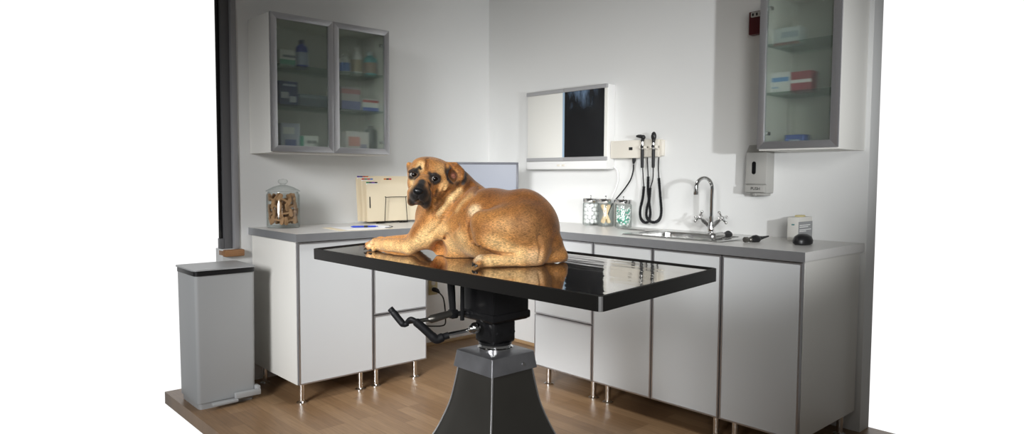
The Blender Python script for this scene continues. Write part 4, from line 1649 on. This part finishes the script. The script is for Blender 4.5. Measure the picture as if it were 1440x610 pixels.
def smin(a, b2, k):
    hh = np.maximum(k - np.abs(a - b2), 0) / k
    return np.minimum(a, b2) - hh * hh * k * .25


def comb(sl, d, k, op):
    f = FIELD[sl]
    if op == 'add':
        FIELD[sl] = smin(f, d, k)
    else:
        FIELD[sl] = -smin(-f, d, k)


def ellip(px, py, D, rpx, k=.03, yaw=0, pitch=0, roll=0, op='add', c=None):
    c = loc(px, py, D) if c is None else c
    kk = D / F_PX
    r = np.array((rpx[0], rpx[2], rpx[1])) * kk      # rpx = across, up, deep
    sl = window(c, [r.max() + .05] * 3)
    if sl is None:
        return
    X, Y, Z = grids(sl)
    A = rot_axes(yaw, pitch, roll)
    q = [(X - c[0]) * A[0, i] + (Y - c[1]) * A[1, i] + (Z - c[2]) * A[2, i] for i in range(3)]
    k0 = np.sqrt(sum((q[i] / r[i]) ** 2 for i in range(3))) + 1e-9
    k1 = np.sqrt(sum((q[i] / r[i] ** 2) ** 2 for i in range(3))) + 1e-9
    comb(sl, (k0 * (k0 - 1) / k1).astype(np.float32), k, op)


def cone(a, b2, k=.02, op='add'):
    """round cone between (px,py,D,rpx) points"""
    A_, B2 = loc(*a[:3]), loc(*b2[:3])
    ra, rb = a[3] * a[2] / F_PX, b2[3] * b2[2] / F_PX
    c = (A_ + B2) / 2
    sl = window(c, np.abs(B2 - A_) / 2 + max(ra, rb) + .05)
    if sl is None:
        return
    X, Y, Z = grids(sl)
    d = B2 - A_
    L2 = d @ d
    t = np.clip(((X - A_[0]) * d[0] + (Y - A_[1]) * d[1] + (Z - A_[2]) * d[2]) / L2, 0, 1)
    dist = np.sqrt((X - A_[0] - t * d[0]) ** 2 + (Y - A_[1] - t * d[1]) ** 2 + (Z - A_[2] - t * d[2]) ** 2) - (ra + (rb - ra) * t)
    comb(sl, dist.astype(np.float32), k, op)


def march(px, py, d0=1.6, d1=2.7):
    D = np.arange(d0, d1, .0015)
    P = (CAM + ray(px, py)[None, :] * D[:, None] - DOG0) @ BASIS.T
    I = np.rint((P - LO) / h).astype(int)
    ok = np.all((I >= 0) & (I < N), axis=1)
    I = np.clip(I, 0, N - 1)
    v = np.where(ok, FIELD[I[:, 0], I[:, 1], I[:, 2]], 1)
    w_ = np.nonzero(v < 0)[0]
    return float(D[w_[0]]) if len(w_) else None


def groove(pts, rpx, depth_, k=.006, op='sub'):
    """a crease (or a ridge) that follows the surface along picture points"""
    prev = None
    for px, py in pts:
        D = march(px, py)
        if D is None:
            prev = None
            continue
        cur = (px, py, D - (depth_ if op == 'sub' else -depth_), rpx)
        if prev:
            cone(prev, cur, k, op)
        prev = cur


# trunk
ellip(648, 310, 2.215, (50, 50, 48), .04, yaw=22)
ellip(692, 316, 2.135, (56, 52, 46), .05, yaw=22)
ellip(735, 319, 2.060, (46, 54, 48), .05, yaw=20)
ellip(757, 325, 2.045, (29, 38, 44), .03)
ellip(640, 335, 2.20, (38, 38, 28), .03)            # deep chest
# neck and withers
cone((657, 293, 2.24, 38), (634, 268, 2.205, 32), .03)
cone((634, 268, 2.205, 32), (616, 256, 2.17, 27), .02)
ellip(612, 292, 2.225, (22, 22, 26), .03)           # throat and front of chest
ellip(603, 309, 2.24, (19, 24, 26), .03)
# hollow between the elbow and the chest
ellip(613, 354, 2.13, (15, 17, 42), .012, op='sub')
# near fore leg
cone((622, 302, 2.175, 27), (594, 332, 2.195, 17), .025)
cone((594, 332, 2.195, 17), (577, 346, 2.225, 11.5), .015)
cone((577, 346, 2.225, 11.5), (547, 344, 2.290, 9), .010)
cone((547, 344, 2.290, 9), (530, 343, 2.345, 8), .008)
# near fore paw: pad and four toes
ellip(529, 343.5, 2.345, (9, 9, 7), .008)
for tx, ty, tD in ((517.5, 347.5, 2.350), (517.5, 344, 2.375), (521, 342, 2.400), (525, 349.5, 2.325)):
    cone((529, 343.5, 2.352, 5.5), (tx, ty, tD, 4.3), .004)
# far fore leg
cone((600, 318, 2.36, 18), (580, 338, 2.43, 10), .02)
cone((580, 338, 2.43, 9.5), (545, 339.5, 2.50, 7.5), .012)
ellip(536, 340, 2.52, (10, 8, 6), .01)
# near hind leg
cone((690, 321, 2.005, 27), (735, 318, 2.005, 38), .012)
ellip(676, 312, 2.010, (14, 15, 18), .015)
cone((682, 335, 1.985, 15), (731, 360, 1.99, 11), .010)
cone((735, 365.5, 1.975, 9.0), (690, 366, 1.965, 8.6), .006)
cone((690, 366, 1.965, 8.6), (677, 366.5, 1.965, 9.2), .006)
for tx, ty, tD in ((669.5, 369.5, 1.955), (669, 367, 1.970), (670.5, 365, 1.985), (673, 370.5, 1.940)):
    cone((678, 366.5, 1.962, 6.5), (tx, ty, tD, 4.2), .004)
ellip(752, 352, 2.005, (21, 24, 28), .02)           # seat
ellip(741, 357, 1.985, (15, 18, 16), .012)
ellip(771, 350, 2.035, (17, 20, 16), .012)
ellip(777, 360, 2.030, (17, 9, 14), .012)
# far hind knee just behind the near one
cone((705, 330, 2.20, 24), (735, 330, 2.16, 30), .03)
# tail: thick root wrapping down to the table
cone((767, 316, 2.02, 13), (779, 340, 2.01, 11.5), .012)
cone((779, 340, 2.01, 11.5), (788, 358, 2.03, 9.5), .008)
cone((788, 358, 2.03, 9.5), (791, 361, 2.05, 8), .006)

# head, turned back towards the room
HD = 2.135
ellip(607, 246.5, HD + .015, (34, 25.5, 32), .012, roll=8)
ellip(600, 231, HD - .008, (19, 9.5, 20), .012, roll=6)
ellip(590, 257, HD - .022, (17, 19, 19), .012)
ellip(620, 263, HD - .005, (19, 17, 21), .014)
# muzzle
cone((598, 256, HD - .045, 14), (589.5, 268, HD - .100, 12.5), .012)
ellip(589.5, 274, HD - .088, (14.5, 12, 16), .010, roll=8)
cone((580.5, 271, HD - .085, 8.0), (578.8, 283.5, HD - .080, 6.2), .008)       # hanging upper lips
cone((598, 271, HD - .078, 10), (599, 286.5, HD - .066, 7.4), .008)
ellip(588.5, 283, HD - .062, (10, 5, 12), .008)         # chin
ellip(588, 268.5, HD - .118, (7.2, 5.6, 4.5), .005, roll=8)   # nose pad
# eye sockets and lids
EYES = ((581.6, 245.2), (611.2, 251.3))
EYED = []
for ex, ey in EYES:
    De = march(ex, ey)
    EYED.append(De)
    ellip(ex, ey, De - .003, (6.4, 5.2, 5.0), .006, roll=10, op='sub')
for (ex, ey), De in zip(EYES, EYED):
    cone((ex - 6, ey - 4.0, De + .002, 2.4), (ex + .5, ey - 6.4, De - .001, 2.6), .004)
    cone((ex + .5, ey - 6.4, De - .001, 2.6), (ex + 6.5, ey - 3.0, De + .003, 2.2), .004)
    cone((ex - 5.6, ey + 3.2, De + .003, 1.8), (ex + .5, ey + 5.8, De, 1.8), .004)
    cone((ex + .5, ey + 5.8, De, 1.8), (ex + 6, ey + 3.2, De + .004, 1.8), .004)
# worried brows
cone((584, 238.5, HD - .048, 2.6), (591, 235, HD - .046, 3.2), .010)
cone((604, 242, HD - .046, 3.4), (616, 241.5, HD - .036, 3.0), .010)
# ears
ellip(577.5, 236.5, HD + .012, (5.0, 9.5, 8), .008, roll=-24)
ellip(640, 244, HD + .026, (13.0, 15.5, 9), .005, roll=-24)
ellip(636.5, 247.5, HD - .004, (7.6, 10.0, 13), .004, roll=-22, op='sub')
cone((629, 231, HD + .008, 3.6), (640, 232.5, HD + .012, 4.4), .004)
cone((640, 232.5, HD + .012, 4.4), (649, 241, HD + .020, 4.2), .004)
cone((649, 241, HD + .02, 4.2), (649, 250, HD + .018, 3.6), .004)
cone((649, 250, HD + .018, 3.6), (643.5, 257.5, HD + .008, 3.0), .004)
# mouth line, muzzle centre line, wrinkles
groove([(579, 287), (584, 282.5), (588.5, 281.5), (593, 284), (596.5, 288.5)], 1.2, -.001, .003)
groove([(588, 274), (587.8, 281)], 1.0, -.001, .003)
groove([(583.6, 270.8), (582.6, 269.8)], 1.4, -.001, .002)
groove([(592.2, 271.2), (593.2, 270.2)], 1.4, -.001, .002)
groove([(603, 257), (607, 266), (607.5, 276)], 1.5, -.0015, .008)
groove([(618, 261), (614.5, 269), (612, 278)], 1.6, -.0018, .008)
groove([(625, 264), (620, 273), (615, 282)], 1.4, -.0015, .008)
groove([(601, 225), (600.5, 234), (599, 244)], 1.6, -.0012, .010)
groove([(594, 229), (592, 236), (594, 243)], 1.1, -.0008, .008)
groove([(628, 231), (628, 241), (630, 252)], 1.8, -.002, .006)
groove([(634, 262), (622, 275), (610, 289)], 3.0, -.003, .012)
groove([(649, 259), (634, 271), (620, 285), (607, 303)], 2.6, -.0025, .012)
groove([(663, 259), (648, 272), (636, 286), (624, 306)], 2.6, -.0020, .014)
groove([(676, 264), (664, 274), (654, 290)], 2.2, -.0015, .014)
groove([(664, 341), (676, 347.5), (690, 353.5), (704, 357), (722, 358)], 1.8, -.002, .006)
groove([(644, 318), (628, 332), (616, 344)], 2.0, -.001, .012)
groove([(634, 300), (618, 318), (606, 330)], 1.6, -.0008, .012)
groove([(661, 310), (660, 325), (664, 339)], 2.0, -.0015, .008)
groove([(757, 332), (761, 350), (758, 366)], 2.0, -.002, .008)
groove([(519.5, 345.5), (526, 344.0)], 1.0, -.001, .003)
groove([(521, 348.6), (527, 347.6)], .9, -.001, .003)
# rest on the table
X, Y, Z = np.meshgrid(*[a.astype(np.float32) for a in ax_], indexing='ij', sparse=True)
nl = BASIS @ TNn
pl = BASIS @ (TCn - DOG0)
half = -((X - pl[0]) * nl[0] + (Y - pl[1]) * nl[1] + (Z - pl[2]) * nl[2])
FIELD = np.maximum(FIELD, half.astype(np.float32))
del half


def surface_nets(d, lo, h):
    s = d < 0
    n = np.array(d.shape) - 1
    cnt = np.zeros(n, np.int8)
    offs = [(i, j, k) for i in (0, 1) for j in (0, 1) for k in (0, 1)]
    for i, j, k in offs:
        cnt += s[i:i + n[0], j:j + n[1], k:k + n[2]]
    act = (cnt > 0) & (cnt < 8)
    idx = np.full(n, -1, np.int64)
    ijk = np.argwhere(act)
    idx[act] = np.arange(len(ijk))
    vals = {o: d[ijk[:, 0] + o[0], ijk[:, 1] + o[1], ijk[:, 2] + o[2]] for o in offs}
    acc = np.zeros((len(ijk), 3)); c = np.zeros(len(ijk))
    for a in offs:
        for ax in range(3):
            if a[ax] == 0:
                b2 = tuple(a[q] + (q == ax) for q in range(3))
                va, vb = vals[a], vals[b2]
                m = (va < 0) != (vb < 0)
                t = np.where(m, va / np.where(m, va - vb, 1), 0)
                p = np.tile(np.array(a, float), (len(ijk), 1))
                p[:, ax] += t
                acc += p * m[:, None]
                c += m
    pos = (ijk + acc / c[:, None]) * h + lo
    quads = []
    for ax in range(3):
        u, v = (ax + 1) % 3, (ax + 2) % 3
        A = [slice(None)] * 3; B2 = [slice(None)] * 3
        A[ax] = slice(0, -1); B2[ax] = slice(1, None)
        sa, sb = s[tuple(A)], s[tuple(B2)]
        e_ = np.argwhere(sa != sb)
        e_ = e_[(e_[:, u] > 0) & (e_[:, v] > 0) & (e_[:, u] < n[u]) & (e_[:, v] < n[v])]
        q = []
        for du, dv in ((-1, -1), (0, -1), (0, 0), (-1, 0)):
            f = e_.copy(); f[:, u] += du; f[:, v] += dv
            q.append(idx[f[:, 0], f[:, 1], f[:, 2]])
        q = np.stack(q, 1)
        fl = ~sa[e_[:, 0], e_[:, 1], e_[:, 2]]
        q[fl] = q[fl][:, ::-1]
        quads.append(q)
    return pos, np.concatenate(quads)


pos, quads = surface_nets(FIELD, LO, h)
quads = quads[(quads >= 0).all(1)]
# keep only the largest connected piece
# light Laplacian smoothing
nv = len(pos)
e1 = np.concatenate([quads[:, [0, 1]], quads[:, [1, 2]], quads[:, [2, 3]], quads[:, [3, 0]]])
for it in range(1):
    S = np.zeros_like(pos); Cn = np.zeros(nv)
    for a, b2 in ((0, 1), (1, 0)):
        for ax in range(3):
            S[:, ax] += np.bincount(e1[:, a], pos[e1[:, b2], ax], nv)
        Cn += np.bincount(e1[:, a], minlength=nv)
    pos = pos * .5 + .5 * S / np.maximum(Cn, 1)[:, None]

# coat colours: markings placed on the body, some shade painted in
TAN = np.array([.52, .232, .064]); PALE = np.array([.84, .56, .255]); RUST = np.array([.245, .085, .017])
BLK = np.array([.012, .011, .011]); CREAM = np.array([.86, .66, .40]); GREY = np.array([.21, .112, .048]); PINK = np.array([.42, .17, .11])
colr = np.tile(TAN, (nv, 1))


def spot(px, py, rpx, c, a=1., D=None, hard=1.5):
    global colr
    D = march(px, py) if D is None else D
    if D is None:
        return
    p = loc(px, py, D)
    d2 = ((pos - p) ** 2).sum(1) / (rpx * D / F_PX) ** 2
    w_ = a * np.exp(-np.power(d2, hard))
    colr = colr * (1 - w_[:, None]) + np.array(c) * w_[:, None]


def streak(pts, rpx, c, a=1., hard=1.5, n=5):
    for (x0, y0), (x1, y1) in zip(pts, pts[1:]):
        for i in range(n):
            t = i / n
            spot(x0 + (x1 - x0) * t, y0 + (y1 - y0) * t, rpx, c, a, None, hard)


# rust back and greyish rump, both deepened with painted shade
for x, y, r in ((660, 262, 22), (690, 272, 28), (720, 270, 28), (748, 280, 28), (768, 305, 26), (778, 330, 18)):
    spot(x, y, r, RUST, .85, hard=1)
for x, y, r in ((745, 300, 22), (760, 325, 18), (735, 330, 16), (785, 350, 14), (770, 345, 16)):
    spot(x, y, r, GREY, .55, hard=1)
spot(655, 300, 24, RUST, .6, hard=1)
spot(642, 288, 16, RUST, .5, hard=1)
spot(690, 290, 20, RUST, .5, hard=1)
spot(715, 300, 22, RUST, .35, hard=1)
spot(777, 315, 16, RUST * .55, .75, hard=1)
spot(782, 340, 12, RUST * .6, .6, hard=1)
spot(758, 290, 18, RUST * .6, .5, hard=1)
spot(728, 285, 20, RUST * .8, .4, hard=1)
spot(690, 270, 16, RUST * .7, .5, hard=1)
spot(660, 256, 12, RUST * .5, .6, hard=1)
# pale belly, chest, legs
for x, y, r in ((655, 352, 18), (635, 345, 16), (648, 334, 10), (622, 322, 11), (600, 335, 12)):
    spot(x, y, r, PALE, .75, hard=1)
streak([(612, 318), (590, 340), (570, 350), (545, 347), (520, 347)], 10, PALE, .45)
streak([(598, 302), (585, 320), (578, 334)], 7, RUST, .35)
streak([(646, 268), (628, 284), (614, 302)], 5.5, PALE, .85)
streak([(664, 272), (650, 284), (640, 300)], 4.5, PALE, .3)
spot(667, 296, 9, CREAM, .85)
spot(672, 320, 15, RUST, .5)
spot(708, 318, 16, PALE, .25)
streak([(690, 338), (720, 350), (742, 362)], 11, PALE, .4)
streak([(730, 366), (700, 366), (680, 367)], 9, PALE, .5)
spot(672, 362, 8, CREAM, .9)
spot(668, 373, 4.5, BLK, .75)
spot(520, 341, 8, CREAM, .55)
spot(752, 364, 13, CREAM, .5)
# face
spot(606, 232, 22, RUST, .35, hard=1)
streak([(591, 231), (588, 240)], 6, PALE, .4)
spot(620, 238, 10, PALE, .35)
streak([(580, 254), (579, 264)], 6, PALE, .5)
streak([(628, 260), (622, 270)], 8, PALE, .22)
streak([(601, 222), (601, 242)], 3.5, RUST * .7, .8)
for x, y, r in ((588, 273, 13.5), (580, 277, 10), (598, 280, 11), (597, 272, 11), (588, 265, 8.5), (579, 284, 8), (599, 288, 9), (603, 281, 8), (588, 286, 8)):
    spot(x, y, r, BLK, .97, hard=2)
streak([(594, 254), (591, 262)], 5.5, BLK, .96, hard=2)
streak([(603, 259), (606, 270), (606, 282)], 4.0, BLK, .75)
spot(581.5, 246, 8.0, BLK, .85)
spot(611.2, 252, 9.0, BLK, .85)
for ex, ey in EYES:
    streak([(ex - 6, ey), (ex - 4, ey - 5), (ex + 1, ey - 6.5), (ex + 6, ey - 3), (ex + 6.5, ey + 2), (ex + 2, ey + 6), (ex - 4, ey + 4.5), (ex - 6, ey)], 3.2, BLK, .62)
streak([(584, 239.5), (590, 234.5), (592, 239)], 2.2, BLK, .85)
streak([(603, 243), (607, 247)], 3.0, BLK, .6)
spot(603, 250, 5, BLK, .5)
streak([(614.5, 267), (612, 278)], 2.2, BLK, .65)
streak([(619, 272), (614, 282)], 2.0, BLK, .5)
spot(586, 286, 2.4, PINK, .9)
# ears
spot(573.5, 237, 5, GREY * .7, .8)
spot(629, 240, 6, BLK, .9)
spot(630, 252, 4, BLK, .6)
spot(644, 258, 5, BLK, .85)
spot(637, 247, 10, BLK, .9)
spot(638.5, 246, 5.0, PINK, .9)
streak([(634, 231), (645, 234), (651, 246)], 3.5, RUST, .6)
# shade in the folds and around the ear painted into the coat
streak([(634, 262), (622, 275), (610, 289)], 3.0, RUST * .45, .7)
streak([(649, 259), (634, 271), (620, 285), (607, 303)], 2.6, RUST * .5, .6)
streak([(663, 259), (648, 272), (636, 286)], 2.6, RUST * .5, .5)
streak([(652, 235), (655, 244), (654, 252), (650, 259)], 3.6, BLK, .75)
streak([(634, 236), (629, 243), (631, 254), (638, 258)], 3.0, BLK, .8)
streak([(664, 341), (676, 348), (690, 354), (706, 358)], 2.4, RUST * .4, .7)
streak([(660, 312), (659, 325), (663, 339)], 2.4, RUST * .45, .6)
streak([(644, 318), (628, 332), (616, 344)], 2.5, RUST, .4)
# claws area of the fore paw
spot(514, 350, 4, BLK, .6)

wpos = pos @ BASIS + DOG0
# base of the dog
borg = DOG0.copy()
borg[2] = float(TCn[2])
me = bpy.data.meshes.new('dog_body')
me.vertices.add(nv)
me.vertices.foreach_set('co', (wpos - borg).astype(np.float32).ravel())
nq = len(quads)
me.loops.add(nq * 4)
me.polygons.add(nq)
me.loops.foreach_set('vertex_index', quads.astype(np.int32).ravel())
me.polygons.foreach_set('loop_start', np.arange(0, nq * 4, 4, dtype=np.int32))
me.update(calc_edges=True)
me.validate()
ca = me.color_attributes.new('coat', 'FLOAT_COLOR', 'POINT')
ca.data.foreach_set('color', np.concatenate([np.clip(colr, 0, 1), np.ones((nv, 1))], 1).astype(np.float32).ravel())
me.polygons.foreach_set('use_smooth', np.ones(nq, bool))
me.materials.append(fur_mat())
dog = bpy.data.objects.new('dog', me)
COL.objects.link(dog)
dog.location = Vector(borg)
tag(dog, 'tan boxer-type dog with black muzzle lying on the examination table looking back', 'dog')
# eyes
for ((ex, ey), De) in zip(EYES, EYED):
    cpt = Vector(at_d(ex, ey, De + .0095))
    to = (Vector(CAM) - cpt).normalized()
    g = MB().ell(cpt, .0108, u=24, v=16)
    eb_ = g.build('eye', M['eyewhite'], dog, borg)
    look = (to * 1.0 + Vector(RH) * (.40 if ex > 600 else .22) + Vector((0, 0, -.03))).normalized()
    R_ = look.to_track_quat('Z', 'Y').to_matrix()
    g = MB().ell(cpt + look * .0034, (.0091, .0091, .0083), 0, R_, u=24, v=16)
    g.build('iris', M['eye'], eb_, borg)
# nose leather
Dn = march(588, 268.5)
g = MB()
cn = Vector(at_d(588, 268.6, Dn + .004))
to = (Vector(CAM) - cn).normalized()
g.ell(cn, (.0150, .0085, .0105), 0, Matrix.Rotation(math.atan2(-.675, .738), 3, 'Z') @ Matrix.Rotation(math.radians(9), 3, 'Y'))
g.build('nose', M['nose'], dog, borg)
# claws
for (x0, y0, D0, x1, y1, D1) in ((515.5, 349, 2.345, 511.5, 351, 2.338), (515.5, 345, 2.372, 512, 347.5, 2.366), (523, 351, 2.32, 518, 352.5, 2.315),
                                 (667, 371.5, 1.950, 663.6, 374.5, 1.945), (666.5, 369.5, 1.965, 663.8, 372.5, 1.962), (671, 373, 1.935, 667.5, 375.8, 1.932)):
    g = MB()
    a, b2 = Vector(at_d(x0, y0, D0)), Vector(at_d(x1, y1, D1))
    g.tube([a, a.lerp(b2, .5) + Vector((0, 0, .0015)), b2], [.0040, .0034, .0012], 8)
    g.build('claw', M['claw'], dog, borg)

# ------------------------------------------------------------------ light
def spot_light(name, loc_, target, power, size, angle, blend, color):
    l = bpy.data.lights.new(name, 'SPOT')
    l.energy = power
    l.shadow_soft_size = size
    l.spot_size = math.radians(angle)
    l.spot_blend = blend
    l.color = color
    o = bpy.data.objects.new(name, l)
    COL.objects.link(o)
    o.location = loc_
    o.rotation_euler = (Vector(target) - Vector(loc_)).to_track_quat('-Z', 'Y').to_euler()
    return o


spot_light('studio_softbox', (-5.2, -2.7, 2.0), (-.95, -.66, .44), 1130, .75, 35, 1., (.985, .99, 1.))
spot_light('studio_fill', (-3.75, -4.6, 2.1), (-.15, -1.0, 1.08), 520, .6, 32, 1., (1., .995, .975))
spot_light('studio_flash', (-1.57, -3.93, 1.31), (-.05, -1.45, 1.55), 140, .03, 52, 1., (.96, .98, 1.))
spot_light('ceiling_lamp', (-1.15, -1.25, 2.70), (-1.0, -1.1, .9), 115, .35, 92, 1., (1., .985, .96))

wd = bpy.data.worlds.new('world')
SC.world = wd
wd.use_nodes = True
nt = wd.node_tree
bg = nt.nodes['Background']
tc = nd(nt, 'ShaderNodeTexCoord')
dp = nd(nt, 'ShaderNodeVectorMath', operation='DOT_PRODUCT')
dp.inputs[1].default_value = (.6749, .7379, 0)
nt.links.new(tc.outputs['Generated'], dp.inputs[0])
mr = nd(nt, 'ShaderNodeMapRange', interpolation_type='SMOOTHSTEP')
mr.inputs['From Min'].default_value = .44
mr.inputs['From Max'].default_value = .56
nt.links.new(dp.outputs['Value'], mr.inputs['Value'])
mx = nd(nt, 'ShaderNodeMix', data_type='RGBA')
mx.inputs['A'].default_value = (.085, .084, .081, 1)
mx.inputs['B'].default_value = (1.02, 1.02, 1.02, 1)
nt.links.new(mr.outputs['Result'], mx.inputs['Factor'])
nt.links.new(mx.outputs['Result'], bg.inputs['Color'])

vs_ = SC.view_settings
vs_.view_transform = 'Standard'
vs_.look = 'None'
vs_.gamma = 1
vs_.exposure = .13
vs_.use_curve_mapping = False
